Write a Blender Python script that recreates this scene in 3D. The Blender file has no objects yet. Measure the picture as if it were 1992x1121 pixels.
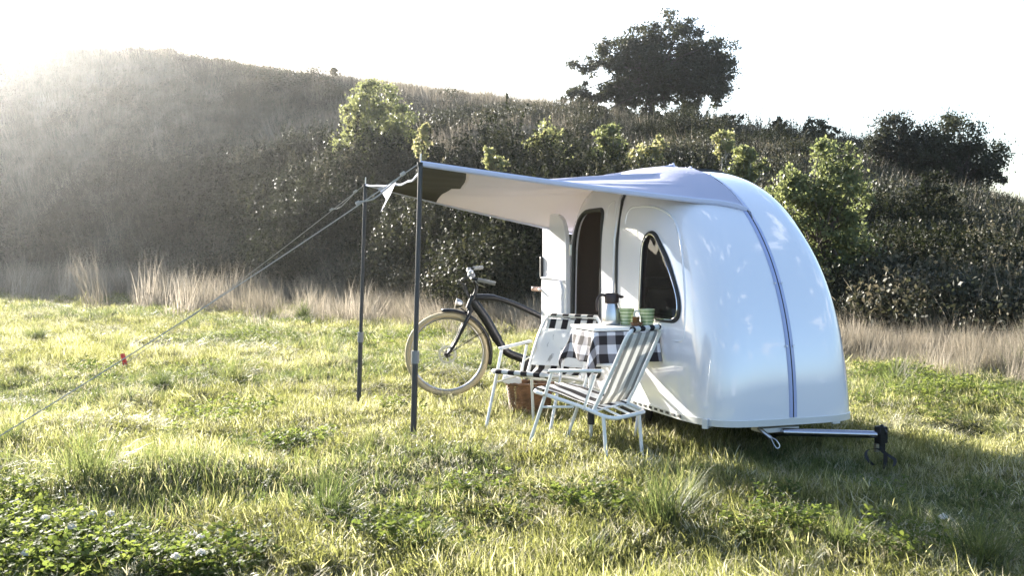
import bpy, bmesh, math, random
import numpy as np
from mathutils import Vector, Matrix, noise as mnoise
random.seed(7)
rng = np.random.default_rng(11)
sc = bpy.context.scene
C = sc.collection
R = math.radians
PI = math.pi

# ------------------------------------------------------------------ camera, sky, sun, exposure
CAMH, FPX, HORIZ = 1.15, 1937.0, 500.0
cam = bpy.data.cameras.new('camera'); camo = bpy.data.objects.new('camera', cam); C.objects.link(camo)
camo.location = (0, 0, CAMH); camo.rotation_euler = (R(90), 0, 0)
cam.sensor_width = 36; cam.lens = FPX/1992*36; cam.shift_y = -(560.5-HORIZ)/1992
cam.clip_start = .05; cam.clip_end = 2000
cam.dof.use_dof = True; cam.dof.focus_distance = 6.2; cam.dof.aperture_fstop = 7.0
sc.camera = camo
SUN_AZ, SUN_EL = -33.0, 19.0
w = bpy.data.worlds.new('World'); sc.world = w; w.use_nodes = True
nt = w.node_tree; bg = nt.nodes['Background']
sky = nt.nodes.new('ShaderNodeTexSky'); sky.sky_type = 'NISHITA'; sky.sun_disc = False
sky.sun_elevation = R(SUN_EL); sky.sun_rotation = R(SUN_AZ); sky.dust_density = 2.4; sky.air_density = 1.0; sky.ozone_density = 2.3
# scattered fair-weather clouds in the sky itself (seen mostly as reflections)
tc = nt.nodes.new('ShaderNodeTexCoord'); mp = nt.nodes.new('ShaderNodeMapping'); mp.inputs['Scale'].default_value = (1.6, 1.6, 4.5)
nz = nt.nodes.new('ShaderNodeTexNoise'); nz.inputs['Scale'].default_value = 2.4; nz.inputs['Detail'].default_value = 6; nz.inputs['Roughness'].default_value = .62
rp = nt.nodes.new('ShaderNodeValToRGB'); rp.color_ramp.elements[0].position = .575; rp.color_ramp.elements[1].position = .65
mx = nt.nodes.new('ShaderNodeMix'); mx.data_type = 'RGBA'; mx.inputs[7].default_value = (5.5, 5.4, 5.5, 1)
nt.links.new(tc.outputs['Generated'], mp.inputs['Vector']); nt.links.new(mp.outputs[0], nz.inputs['Vector']); nt.links.new(nz.outputs['Fac'], rp.inputs[0])
mm = nt.nodes.new('ShaderNodeMath'); mm.operation = 'MULTIPLY'; mm.inputs[1].default_value = .75
nt.links.new(rp.outputs[0], mm.inputs[0]); nt.links.new(mm.outputs[0], mx.inputs[0]); nt.links.new(sky.outputs[0], mx.inputs[6]); nt.links.new(mx.outputs[2], bg.inputs['Color'])
bg.inputs['Strength'].default_value = 0.078
sl = bpy.data.lights.new('sun', 'SUN'); sl.energy = 5.0; sl.angle = R(.5); sl.color = (1, .94, .84)
so = bpy.data.objects.new('sun', sl); C.objects.link(so)
sd = Vector((math.sin(R(SUN_AZ))*math.cos(R(SUN_EL)), math.cos(R(SUN_AZ))*math.cos(R(SUN_EL)), math.sin(R(SUN_EL))))
so.rotation_euler = sd.to_track_quat('Z', 'Y').to_euler(); so.location = sd*30
sc.view_settings.view_transform = 'Standard'; sc.view_settings.look = 'None'; sc.view_settings.exposure = 2.5; sc.view_settings.gamma = 1
sc.cycles.max_bounces = 8; sc.cycles.transparent_max_bounces = 8; sc.cycles.transmission_bounces = 6
sc.cycles.diffuse_bounces = 3; sc.cycles.glossy_bounces = 3; sc.cycles.volume_bounces = 0
sc.cycles.sample_clamp_indirect = 6; sc.cycles.caustics_reflective = False; sc.cycles.caustics_refractive = False

# ------------------------------------------------------------------ helpers
def at(px, py, d):            # photo pixel at depth d -> world point
    return Vector(((px-996)/FPX*d, d, CAMH+(HORIZ-py)/FPX*d))
def tag(o, label=None, cat=None, group=None, kind=None):
    if label: o['label'] = label
    if cat: o['category'] = cat
    if group: o['group'] = group
    if kind: o['kind'] = kind
    return o
def empty(name, loc=(0, 0, 0), rz=0):
    o = bpy.data.objects.new(name, None); C.objects.link(o); o.location = loc; o.rotation_euler = (0, 0, rz)
    o.empty_display_size = .1; return o
def mk(name, verts, faces, m, parent=None, smooth=True, link=True):
    me = bpy.data.meshes.new(name)
    me.from_pydata([tuple(v) for v in verts], [], faces); me.update()
    if smooth: me.polygons.foreach_set('use_smooth', [True]*len(me.polygons))
    for k in (m if isinstance(m, (list, tuple)) else [m]): me.materials.append(k)
    o = bpy.data.objects.new(name, me)
    if link: C.objects.link(o)
    if parent: o.parent = parent
    return o
def quads(name, P, nv, m, link=True, matidx=None):
    """numpy polygons: P (N,nv,3) separate faces"""
    n = len(P); me = bpy.data.meshes.new(name)
    me.vertices.add(n*nv); me.vertices.foreach_set('co', P.reshape(-1).astype(np.float32))
    me.loops.add(n*nv); me.loops.foreach_set('vertex_index', np.arange(n*nv, dtype=np.int32))
    me.polygons.add(n); me.polygons.foreach_set('loop_start', np.arange(0, n*nv, nv, dtype=np.int32))
    me.update(calc_edges=True)
    for k in (m if isinstance(m, (list, tuple)) else [m]): me.materials.append(k)
    if matidx is not None: me.polygons.foreach_set('material_index', matidx.astype(np.int32))
    o = bpy.data.objects.new(name, me)
    if link: C.objects.link(o)
    return o
class MB:
    def __init__(s): s.v = []; s.f = []
    def add(s, vs, fs):
        b = len(s.v); s.v += [tuple(v) for v in vs]; s.f += [tuple(i+b for i in f) for f in fs]; return s
    def box(s, c, size, rot=None):
        c = Vector(c); h = Vector(size)/2; vs = []
        for x in (-1, 1):
            for y in (-1, 1):
                for z in (-1, 1):
                    p = Vector((x*h.x, y*h.y, z*h.z))
                    if rot: p = rot @ p
                    vs.append(c+p)
        return s.add(vs, [(0, 1, 3, 2), (4, 6, 7, 5), (0, 4, 5, 1), (2, 3, 7, 6), (0, 2, 6, 4), (1, 5, 7, 3)])
    def tube(s, pts, r, n=8, cap=True, closed=False, flat=1.0):
        pts = [Vector(p) for p in pts]; N = len(pts)
        rr = r if isinstance(r, (list, tuple)) else [r]*N
        vs = []; up = None
        for i, p in enumerate(pts):
            if closed: t = pts[(i+1) % N]-pts[i-1]
            else: t = pts[min(i+1, N-1)]-pts[max(i-1, 0)]
            if t.length < 1e-9: t = Vector((0, 0, 1))
            t.normalize()
            if up is None:
                up = Vector((0, 0, 1)) if abs(t.z) < .9 else Vector((1, 0, 0))
            a = (up-t*up.dot(t))
            if a.length < 1e-6: a = t.orthogonal()
            a.normalize(); b = t.cross(a); up = a
            for k in range(n):
                an = 2*PI*k/n
                vs.append(p+(a*math.cos(an)*flat+b*math.sin(an))*rr[i])
        fs = []
        for i in range(N if closed else N-1):
            j = (i+1) % N
            for k in range(n):
                fs.append((i*n+k, i*n+(k+1) % n, j*n+(k+1) % n, j*n+k))
        if cap and not closed:
            fs.append(tuple(range(n))[::-1]); fs.append(tuple((N-1)*n+k for k in range(n)))
        return s.add(vs, fs)
    def lathe(s, prof, c=(0, 0, 0), n=24, rot=None, cap=True):
        c = Vector(c); vs = []
        for (r_, z_) in prof:
            for k in range(n):
                p = Vector((r_*math.cos(2*PI*k/n), r_*math.sin(2*PI*k/n), z_))
                if rot: p = rot @ p
                vs.append(c+p)
        fs = [(i*n+k, i*n+(k+1) % n, (i+1)*n+(k+1) % n, (i+1)*n+k) for i in range(len(prof)-1) for k in range(n)]
        if cap: fs += [tuple(range(n))[::-1], tuple((len(prof)-1)*n+k for k in range(n))]
        return s.add(vs, fs)
    def build(s, name, m, parent=None, smooth=True, bevel=0, sharp=40):
        o = mk(name, s.v, s.f, m, parent, smooth)
        if smooth: o.data.set_sharp_from_angle(angle=R(sharp))
        if bevel:
            b = o.modifiers.new('bevel', 'BEVEL'); b.width = bevel; b.segments = 2; b.limit_method = 'ANGLE'
        return o
def curve(pts, n=8, closed=False):      # catmull-rom
    P = [Vector(p) for p in pts]; out = []; N = len(P)
    for i in range(N if closed else N-1):
        p0 = P[(i-1) % N] if closed else P[max(i-1, 0)]; p1 = P[i]; p2 = P[(i+1) % N]; p3 = P[(i+2) % N] if closed else P[min(i+2, N-1)]
        for k in range(n):
            t = k/n
            out.append(.5*((2*p1)+(-p0+p2)*t+(2*p0-5*p1+4*p2-p3)*t*t+(-p0+3*p1-3*p2+p3)*t**3))
    if not closed: out.append(P[-1])
    return out

# ------------------------------------------------------------------ materials
def mat(name, col, rough=.5, metal=0, coat=0, spec=.5, bump=0, bscale=60, var=0, vscale=4, sheen=0):
    m = bpy.data.materials.new(name); m.use_nodes = True; t = m.node_tree; b = t.nodes['Principled BSDF']
    b.inputs['Base Color'].default_value = (*col, 1); b.inputs['Roughness'].default_value = rough
    b.inputs['Metallic'].default_value = metal; b.inputs['Coat Weight'].default_value = coat; b.inputs['Coat Roughness'].default_value = .04
    b.inputs['Specular IOR Level'].default_value = spec
    if bump or var:
        tcn = t.nodes.new('ShaderNodeTexCoord')
    if bump:
        n = t.nodes.new('ShaderNodeTexNoise'); n.inputs['Scale'].default_value = bscale; n.inputs['Detail'].default_value = 4
        bp = t.nodes.new('ShaderNodeBump'); bp.inputs['Strength'].default_value = bump; bp.inputs['Distance'].default_value = .01
        t.links.new(tcn.outputs['Object'], n.inputs['Vector']); t.links.new(n.outputs['Fac'], bp.inputs['Height']); t.links.new(bp.outputs[0], b.inputs['Normal'])
    if var:
        n = t.nodes.new('ShaderNodeTexNoise'); n.inputs['Scale'].default_value = vscale; n.inputs['Detail'].default_value = 5
        mr = t.nodes.new('ShaderNodeMapRange'); mr.inputs['From Min'].default_value = .3; mr.inputs['From Max'].default_value = .7
        mr.inputs['To Min'].default_value = 1-var; mr.inputs['To Max'].default_value = 1+var
        h = t.nodes.new('ShaderNodeHueSaturation'); h.inputs['Color'].default_value = (*col, 1)
        t.links.new(tcn.outputs['Object'], n.inputs['Vector']); t.links.new(n.outputs['Fac'], mr.inputs['Value'])
        t.links.new(mr.outputs[0], h.inputs['Value']); t.links.new(h.outputs[0], b.inputs['Base Color'])
    return m
def vegmat(name, c1, c2, c3=None, trans=.5, rough=.55, spec=.35, tint=1.25):
    """leaf material: colour differs per plant / per place, light passes through the leaves"""
    m = bpy.data.materials.new(name); m.use_nodes = True; t = m.node_tree; b = t.nodes['Principled BSDF']; out = t.nodes['Material Output']
    oi = t.nodes.new('ShaderNodeObjectInfo'); g = t.nodes.new('ShaderNodeNewGeometry')
    n = t.nodes.new('ShaderNodeTexNoise'); n.inputs['Scale'].default_value = .55; n.inputs['Detail'].default_value = 3
    t.links.new(g.outputs['Position'], n.inputs['Vector'])
    ad = t.nodes.new('ShaderNodeMath'); ad.operation = 'MULTIPLY_ADD'; ad.inputs[1].default_value = .45
    t.links.new(oi.outputs['Random'], ad.inputs[0])
    ml = t.nodes.new('ShaderNodeMath'); ml.operation = 'MULTIPLY'; ml.inputs[1].default_value = .55; t.links.new(n.outputs['Fac'], ml.inputs[0]); t.links.new(ml.outputs[0], ad.inputs[2])
    a2 = t.nodes.new('ShaderNodeMath'); a2.operation = 'MULTIPLY_ADD'; a2.inputs[1].default_value = .35; a2.inputs[2].default_value = -.17
    t.links.new(g.outputs['Random Per Island'], a2.inputs[0])
    a3 = t.nodes.new('ShaderNodeMath'); a3.operation = 'ADD'; t.links.new(a2.outputs[0], a3.inputs[0]); t.links.new(ad.outputs[0], a3.inputs[1])
    r = t.nodes.new('ShaderNodeValToRGB'); r.color_ramp.elements[0].position = .2; r.color_ramp.elements[1].position = .62
    r.color_ramp.elements[0].color = (*c1, 1); r.color_ramp.elements[1].color = (*c2, 1)
    if c3: e = r.color_ramp.elements.new(.85); e.color = (*c3, 1)
    t.links.new(a3.outputs[0], r.inputs[0]); t.links.new(r.outputs[0], b.inputs['Base Color'])
    b.inputs['Roughness'].default_value = rough; b.inputs['Specular IOR Level'].default_value = spec
    tr = t.nodes.new('ShaderNodeBsdfTranslucent'); h = t.nodes.new('ShaderNodeHueSaturation'); h.inputs['Value'].default_value = tint; h.inputs['Saturation'].default_value = 1.05
    h.inputs['Hue'].default_value = .489
    t.links.new(r.outputs[0], h.inputs['Color']); t.links.new(h.outputs[0], tr.inputs['Color'])
    mxs = t.nodes.new('ShaderNodeMixShader'); mxs.inputs[0].default_value = trans
    t.links.new(b.outputs[0], mxs.inputs[1]); t.links.new(tr.outputs[0], mxs.inputs[2]); t.links.new(mxs.outputs[0], out.inputs['Surface'])
    return m
def clothmat(name, col, trans=.35, bump=.15, kind=None, tcol=None, dark=(.035, .03, .032), period=.1, rough=.85):
    """woven fabric; kind 'stripe' = stripes across object Y, 'check' = gingham on the UV map"""
    m = bpy.data.materials.new(name); m.use_nodes = True; t = m.node_tree; b = t.nodes['Principled BSDF']; out = t.nodes['Material Output']
    b.inputs['Roughness'].default_value = rough; b.inputs['Specular IOR Level'].default_value = .2
    tcn = t.nodes.new('ShaderNodeTexCoord')
    tr = t.nodes.new('ShaderNodeBsdfTranslucent')
    def step(src):
        d = t.nodes.new('ShaderNodeMath'); d.operation = 'MULTIPLY_ADD'; d.inputs[1].default_value = 1/period; d.inputs[2].default_value = 20.25; t.links.new(src, d.inputs[0])
        f = t.nodes.new('ShaderNodeMath'); f.operation = 'FRACT'; t.links.new(d.outputs[0], f.inputs[0])
        g = t.nodes.new('ShaderNodeMath'); g.operation = 'GREATER_THAN'; g.inputs[1].default_value = .5; t.links.new(f.outputs[0], g.inputs[0]); return g.outputs[0]
    if kind:
        sp = t.nodes.new('ShaderNodeSeparateXYZ'); t.links.new(tcn.outputs['UV' if kind == 'check' else 'Object'], sp.inputs[0])
        r = t.nodes.new('ShaderNodeValToRGB'); r.color_ramp.interpolation = 'CONSTANT'
        if kind == 'stripe':
            src = step(sp.outputs[1]); r.color_ramp.elements[0].color = (*col, 1); r.color_ramp.elements[1].position = .5; r.color_ramp.elements[1].color = (*dark, 1)
        else:
            a = step(sp.outputs[0]); c = step(sp.outputs[1]); ad = t.nodes.new('ShaderNodeMath'); ad.operation = 'ADD'; t.links.new(a, ad.inputs[0]); t.links.new(c, ad.inputs[1])
            h = t.nodes.new('ShaderNodeMath'); h.operation = 'MULTIPLY'; h.inputs[1].default_value = .5; t.links.new(ad.outputs[0], h.inputs[0]); src = h.outputs[0]
            r.color_ramp.elements[0].color = (*col, 1); r.color_ramp.elements[1].position = .3; r.color_ramp.elements[1].color = (.26, .25, .27, 1)
            e = r.color_ramp.elements.new(.8); e.color = (*dark, 1)
        t.links.new(src, r.inputs[0]); t.links.new(r.outputs[0], b.inputs['Base Color']); t.links.new(r.outputs[0], tr.inputs['Color'])
    else:
        b.inputs['Base Color'].default_value = (*col, 1); tr.inputs['Color'].default_value = (*(tcol or col), 1)
    n = t.nodes.new('ShaderNodeTexNoise'); n.inputs['Scale'].default_value = 9; n.inputs['Detail'].default_value = 5
    t.links.new(tcn.outputs['Object'], n.inputs['Vector'])
    bp = t.nodes.new('ShaderNodeBump'); bp.inputs['Strength'].default_value = bump; bp.inputs['Distance'].default_value = .03
    t.links.new(n.outputs['Fac'], bp.inputs['Height']); t.links.new(bp.outputs[0], b.inputs['Normal'])
    mxs = t.nodes.new('ShaderNodeMixShader'); mxs.inputs[0].default_value = trans
    t.links.new(b.outputs[0], mxs.inputs[1]); t.links.new(tr.outputs[0], mxs.inputs[2]); t.links.new(mxs.outputs[0], out.inputs['Surface'])
    return m
M = {}
M['paint'] = mat('white_gelcoat', (.83, .83, .88), .16, 0, 1.0, bump=.012, bscale=3)
M['paint'].node_tree.nodes['Principled BSDF'].inputs['Coat IOR'].default_value = 1.9
M['paint'].node_tree.nodes['Principled BSDF'].inputs['Coat Roughness'].default_value = .02
M['inner'] = mat('inner_lining', (.22, .175, .145), .8, bump=.1)
M['rubber'] = mat('black_rubber', (.02, .02, .02), .55)
M['blacksteel'] = mat('black_steel', (.010, .010, .011), .38, .0, .1, spec=.3)
M['alu'] = mat('aluminium', (.66, .67, .68), .4, .35, bump=.03, bscale=40)
M['chrome'] = mat('chrome', (.85, .85, .87), .12, 1)
M['barsteel'] = mat('worn_steel_tube', (.4, .4, .44), .25, 1, bump=.02)
M['whitemetal'] = mat('white_lacquered_tube', (.78, .78, .76), .3, 0, .3, bump=.03, bscale=30)
M['pole'] = mat('dark_grey_pole', (.055, .055, .058), .45, .3, bump=.05)
M['polejoint'] = mat('grey_clamp', (.25, .25, .26), .4, .3)
M['rope'] = mat('pale_rope', (.42, .40, .36), .9, bump=.4, bscale=300)
M['tire'] = mat('cream_tyre', (.46, .37, .22), .8, bump=.2, bscale=120)
M['red'] = mat('red_peg', (.7, .05, .03), .5)
M['wicker'] = mat('wicker', (.22, .11, .05), .6, var=.4, vscale=18, bump=.3, bscale=90)
M['steel'] = mat('brushed_steel', (.55, .53, .51), .28, 1, bump=.02)
M['brownplastic'] = mat('dark_brown_plastic', (.035, .02, .018), .4)
M['cushion'] = mat('grey_cushion', (.2, .2, .19), .9, bump=.3)
M['cushred'] = mat('rust_brown_cushion', (.28, .12, .07), .9, bump=.3)
M['amber'] = mat('amber_glaze', (.16, .07, .02), .15, 0, .6)
M['strap'] = mat('black_webbing', (.02, .02, .022), .8)
M['seamgrey'] = mat('seam_strip', (.40, .46, .72), .35, 0, .3)
M['bark'] = mat('bark', (.07, .055, .045), .9, bump=.6, bscale=14, var=.3)
M['birchbark'] = mat('pale_bark', (.35, .32, .28), .8, bump=.3, bscale=14, var=.4, vscale=20)
M['tarp'] = clothmat('tarp_cotton', (.60, .61, .76), .3, .12, tcol=(.58, .53, .45))
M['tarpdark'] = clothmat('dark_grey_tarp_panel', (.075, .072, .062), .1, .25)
M['hem'] = clothmat('tarp_hem', (.66, .68, .82), .1, .1)
M['stripe'] = clothmat('striped_canvas', (.78, .77, .74), .3, .1, 'stripe', period=.098)
M['stripeback'] = clothmat('striped_canvas_reverse', (.74, .74, .72), .35, .1, 'stripe', period=.085, dark=(.38, .375, .36))
M['check'] = clothmat('gingham_cotton', (.8, .79, .82), .2, .25, 'check', period=.108)
M['whitecloth'] = clothmat('white_cloth', (.82, .82, .8), .3, .3)
def glassmat(name, col, rough=.02, alpha=.55):
    m = bpy.data.materials.new(name); m.use_nodes = True; t = m.node_tree; b = t.nodes['Principled BSDF']; out = t.nodes['Material Output']
    b.inputs['Base Color'].default_value = (*col, 1); b.inputs['Roughness'].default_value = rough; b.inputs['Specular IOR Level'].default_value = .6
    tp = t.nodes.new('ShaderNodeBsdfTransparent'); tp.inputs['Color'].default_value = (.6, .55, .5, 1)
    x = t.nodes.new('ShaderNodeMixShader'); x.inputs[0].default_value = alpha
    t.links.new(b.outputs[0], x.inputs[1]); t.links.new(tp.outputs[0], x.inputs[2]); t.links.new(x.outputs[0], out.inputs['Surface']); return m
M['glass'] = glassmat('smoked_pane', (.012, .01, .01), alpha=.4)
def mugmat():
    m = mat('green_ribbed_glaze', (.3, .4, .18), .25, 0, .5); t = m.node_tree; b = t.nodes['Principled BSDF']
    tcn = t.nodes.new('ShaderNodeTexCoord'); sp = t.nodes.new('ShaderNodeSeparateXYZ'); t.links.new(tcn.outputs['Object'], sp.inputs[0])
    d = t.nodes.new('ShaderNodeMath'); d.operation = 'MULTIPLY'; d.inputs[1].default_value = 52; t.links.new(sp.outputs[2], d.inputs[0])
    f = t.nodes.new('ShaderNodeMath'); f.operation = 'FRACT'; t.links.new(d.outputs[0], f.inputs[0])
    r = t.nodes.new('ShaderNodeValToRGB'); r.color_ramp.elements[0].color = (.16, .26, .09, 1); r.color_ramp.elements[0].position = .25
    r.color_ramp.elements[1].color = (.5, .55, .32, 1); r.color_ramp.elements[1].position = .45
    t.links.new(f.outputs[0], r.inputs[0]); t.links.new(r.outputs[0], b.inputs['Base Color']); return m
M['mug'] = mugmat()
# vegetation
M['grass'] = vegmat('meadow_grass', (.04, .05, .016), (.16, .168, .055), (.42, .41, .22), .55, .5, .3, 1.75)
M['thatch'] = vegmat('straw_thatch', (.24, .225, .13), (.42, .40, .27), (.6, .56, .42), .35, .6, .3, 1.2)
M['tuft'] = vegmat('tussock_grass', (.04, .058, .02), (.11, .135, .045), (.30, .28, .14), .5, .5, .25, 1.7)
M['clover'] = vegmat('clover_leaf', (.04, .065, .016), (.115, .145, .035), None, .5, .65, .12, 1.8)
M['dry'] = vegmat('dry_grass', (.13, .115, .08), (.28, .25, .19), (.43, .385, .31), .35, .7, .2, 1.2)
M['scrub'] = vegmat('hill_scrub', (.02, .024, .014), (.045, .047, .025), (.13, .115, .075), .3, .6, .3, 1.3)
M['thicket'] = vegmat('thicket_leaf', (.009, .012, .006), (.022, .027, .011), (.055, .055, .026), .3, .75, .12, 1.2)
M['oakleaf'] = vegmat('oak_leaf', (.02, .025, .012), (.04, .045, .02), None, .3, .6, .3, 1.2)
M['birchleaf'] = vegmat('birch_leaf', (.09, .11, .045), (.20, .215, .09), (.30, .27, .14), .5, .45, .4, 1.6)
def groundmat():
    m = bpy.data.materials.new('meadow_soil'); m.use_nodes = True; t = m.node_tree; b = t.nodes['Principled BSDF']; b.inputs['Roughness'].default_value = .95; b.inputs['Specular IOR Level'].default_value = .1
    g = t.nodes.new('ShaderNodeNewGeometry'); n = t.nodes.new('ShaderNodeTexNoise'); n.inputs['Scale'].default_value = 1.6; n.inputs['Detail'].default_value = 8; n.inputs['Roughness'].default_value = .7
    r = t.nodes.new('ShaderNodeValToRGB'); r.color_ramp.elements[0].position = .35; r.color_ramp.elements[1].position = .7
    r.color_ramp.elements[0].color = (.018, .02, .009, 1); r.color_ramp.elements[1].color = (.06, .06, .028, 1)
    t.links.new(g.outputs['Position'], n.inputs['Vector']); t.links.new(n.outputs['Fac'], r.inputs[0]); t.links.new(r.outputs[0], b.inputs['Base Color'])
    bp = t.nodes.new('ShaderNodeBump'); bp.inputs['Strength'].default_value = .8; bp.inputs['Distance'].default_value = .06
    n2 = t.nodes.new('ShaderNodeTexNoise'); n2.inputs['Scale'].default_value = 14; n2.inputs['Detail'].default_value = 6; t.links.new(g.outputs['Position'], n2.inputs['Vector'])
    t.links.new(n2.outputs['Fac'], bp.inputs['Height']); t.links.new(bp.outputs[0], b.inputs['Normal'])
    return m
M['ground'] = groundmat()

# ------------------------------------------------------------------ terrain
UT = [-.9, -.514, -.36, -.256, 0, .13, .235, .343, .514, .9]
FT = [44, 37, 30, 24.8, 17.1, 15.0, 13.2, 11.9, 10.3, 8.6]
CT = [60, 52, 50, 48, 43, 41, 38, 34, 28, 20]
ET = [.175, .205, .203, .187, .152, .130, .116, .098, .032, .0]
def pn(x, y, s, seed=0):     # cheap smooth noise
    x = x/s+seed*7.3; y = y/s-seed*3.1
    return (np.sin(x*1.7+1.3*np.sin(y*1.1+seed))+np.sin(y*1.9+1.7*np.sin(x*.9+2))+np.sin((x+y)*1.3+np.sin(x*2.3-y)))/3
def hz(x, y):
    x = np.asarray(x, float); y = np.asarray(y, float)
    u = np.where(y > .01, x/np.maximum(y, .01), np.sign(x)*5)
    uc = np.clip(u, -.9, .9)
    d = np.hypot(x, y)/np.sqrt(1+uc*uc)
    side = np.clip((2.2-np.abs(u))/1.2, 0, 1); side = np.where(y > 0, side*side*(3-2*side), 0)
    Df = np.interp(uc, UT, FT); Dc = np.interp(uc, UT, CT); E = np.interp(uc, UT, ET)
    H = CAMH+E*Dc
    s = (d-Df)/(Dc-Df)
    up = np.clip(s, 0, 1); prof = np.where(s < 1, up**1.15*(1-.12*up**3)/.88, 1-.10*np.clip(s-1, 0, 6))
    hill = H*prof*side+np.clip(s*6, 0, 1)*side*.25*pn(x, y, 2.6, 3)*np.clip(1.4-up, .15, 1)
    near = .016*pn(x, y, .11, 17)+.04*pn(x, y, .28, 1)+.045*pn(x, y, .6, 13)+.04*pn(x, y, 1.7, 2)+.12*pn(x, y, 9, 5)*np.clip((d-10)/15, 0, 1)
    return hill*(s > 0)+near*np.clip(1.2-s*3, 0, 1)
def ground_z(x, y): return float(hz(x, y))
def build_ground():
    az = np.concatenate([np.linspace(-PI, -.8, 44, endpoint=False), np.linspace(-.8, .8, 420, endpoint=False), np.linspace(.8, PI, 45)])
    rr = np.concatenate([[.4], np.geomspace(1.2, 9, 150), np.geomspace(9.2, 75, 170), np.geomspace(80, 340, 16)])
    A, Rr = np.meshgrid(az, rr); X = Rr*np.sin(A); Y = Rr*np.cos(A); Z = hz(X, Y)
    Z = np.where(Rr > 200, np.minimum(Z, 3), Z)
    n, m_ = X.shape
    V = np.stack([X, Y, Z], -1).reshape(-1, 3).tolist(); F = []
    for i in range(n-1):
        for j in range(m_-1):
            F.append((i*m_+j, i*m_+j+1, (i+1)*m_+j+1, (i+1)*m_+j))
    F.append(tuple(range(m_-1))[::-1])
    o = mk('ground', V, F, M['ground']); tag(o, kind='structure'); return o
build_ground()

# ------------------------------------------------------------------ plant clumps (scattered by geometry nodes)
def blades(n, rad, h0, h1, w0, bend, spread=.5, seg=4, flop=.0):
    a = rng.uniform(0, 2*PI, n); r = rad*np.sqrt(rng.uniform(0, 1, n)); bx = r*np.cos(a); by = r*np.sin(a)
    h = rng.uniform(h0, h1, n); d = a*0+rng.uniform(0, 2*PI, n); d = np.where(rng.uniform(0, 1, n) < .6, a+rng.normal(0, .6, n), d)
    lean = rng.uniform(0, spread, n)*(.4+.6*r/max(rad, 1e-6)); bd = rng.uniform(.3, 1, n)*bend
    wd = w0*rng.uniform(.6, 1.3, n); tw = rng.uniform(0, PI, n)
    rows = []
    ang = lean.copy(); px = bx.copy(); py = by.copy(); pz = np.zeros(n)-.01
    for k in range(seg+1):
        f = k/seg; ww = wd*(1-f**1.6)*.5+.0002
        sx = -np.sin(d+tw*.3)*ww; sy = np.cos(d+tw*.3)*ww
        rows.append((np.stack([px-sx, py-sy, pz], -1), np.stack([px+sx, py+sy, pz], -1)))
        st = h/seg; px = px+np.sin(ang)*np.cos(d)*st; py = py+np.sin(ang)*np.sin(d)*st; pz = pz+np.cos(ang)*st
        ang = ang+bd/seg*(1+f)
    P = [np.stack([rows[k][0], rows[k][1], rows[k+1][1], rows[k+1][0]], 1) for k in range(seg)]
    return rows, n
def blade_mesh(name, m, parts):
    V = []; F = []; b = 0
    for rows, n in parts:
        K = len(rows)
        arr = np.stack([np.stack([l, r_], 1) for l, r_ in rows], 1).reshape(n, K*2, 3)
        V.append(arr.reshape(-1, 3)); base = (np.arange(n)*K*2+b)[:, None]
        for k in range(K-1):
            F.append(np.concatenate([base+2*k, base+2*k+1, base+2*k+3, base+2*k+2], 1))
        b += n*K*2
    V = np.concatenate(V); F = np.concatenate(F)
    me = bpy.data.meshes.new(name); me.vertices.add(len(V)); me.vertices.foreach_set('co', V.reshape(-1).astype(np.float32))
    me.loops.add(F.size); me.loops.foreach_set('vertex_index', F.reshape(-1).astype(np.int32))
    me.polygons.add(len(F)); me.polygons.foreach_set('loop_start', np.arange(0, F.size, 4, dtype=np.int32)); me.update(calc_edges=True)
    me.polygons.foreach_set('use_smooth', np.ones(len(F), bool)); me.materials.append(m)
    return bpy.data.objects.new(name, me)
def leaf_polys(cen, size, nrm=None, elong=1.6, fold=.25):
    n = len(cen)
    a = rng.normal(0, 1, (n, 3)); a /= np.linalg.norm(a, axis=1)[:, None]
    b = rng.normal(0, 1, (n, 3)) if nrm is None else nrm+rng.normal(0, .5, (n, 3))
    b -= (a*b).sum(1)[:, None]*a; b /= np.linalg.norm(b, axis=1)[:, None]
    c = np.cross(a, b); s = (size*rng.uniform(.6, 1.3, n))[:, None]
    p0 = cen-a*s*elong*.5; p2 = cen+a*s*elong*.5; p1 = cen+c*s*.45+b*s*fold*.4; p3 = cen-c*s*.45+b*s*fold*.4
    return np.stack([p0, p1, p2, p3], 1)
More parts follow.
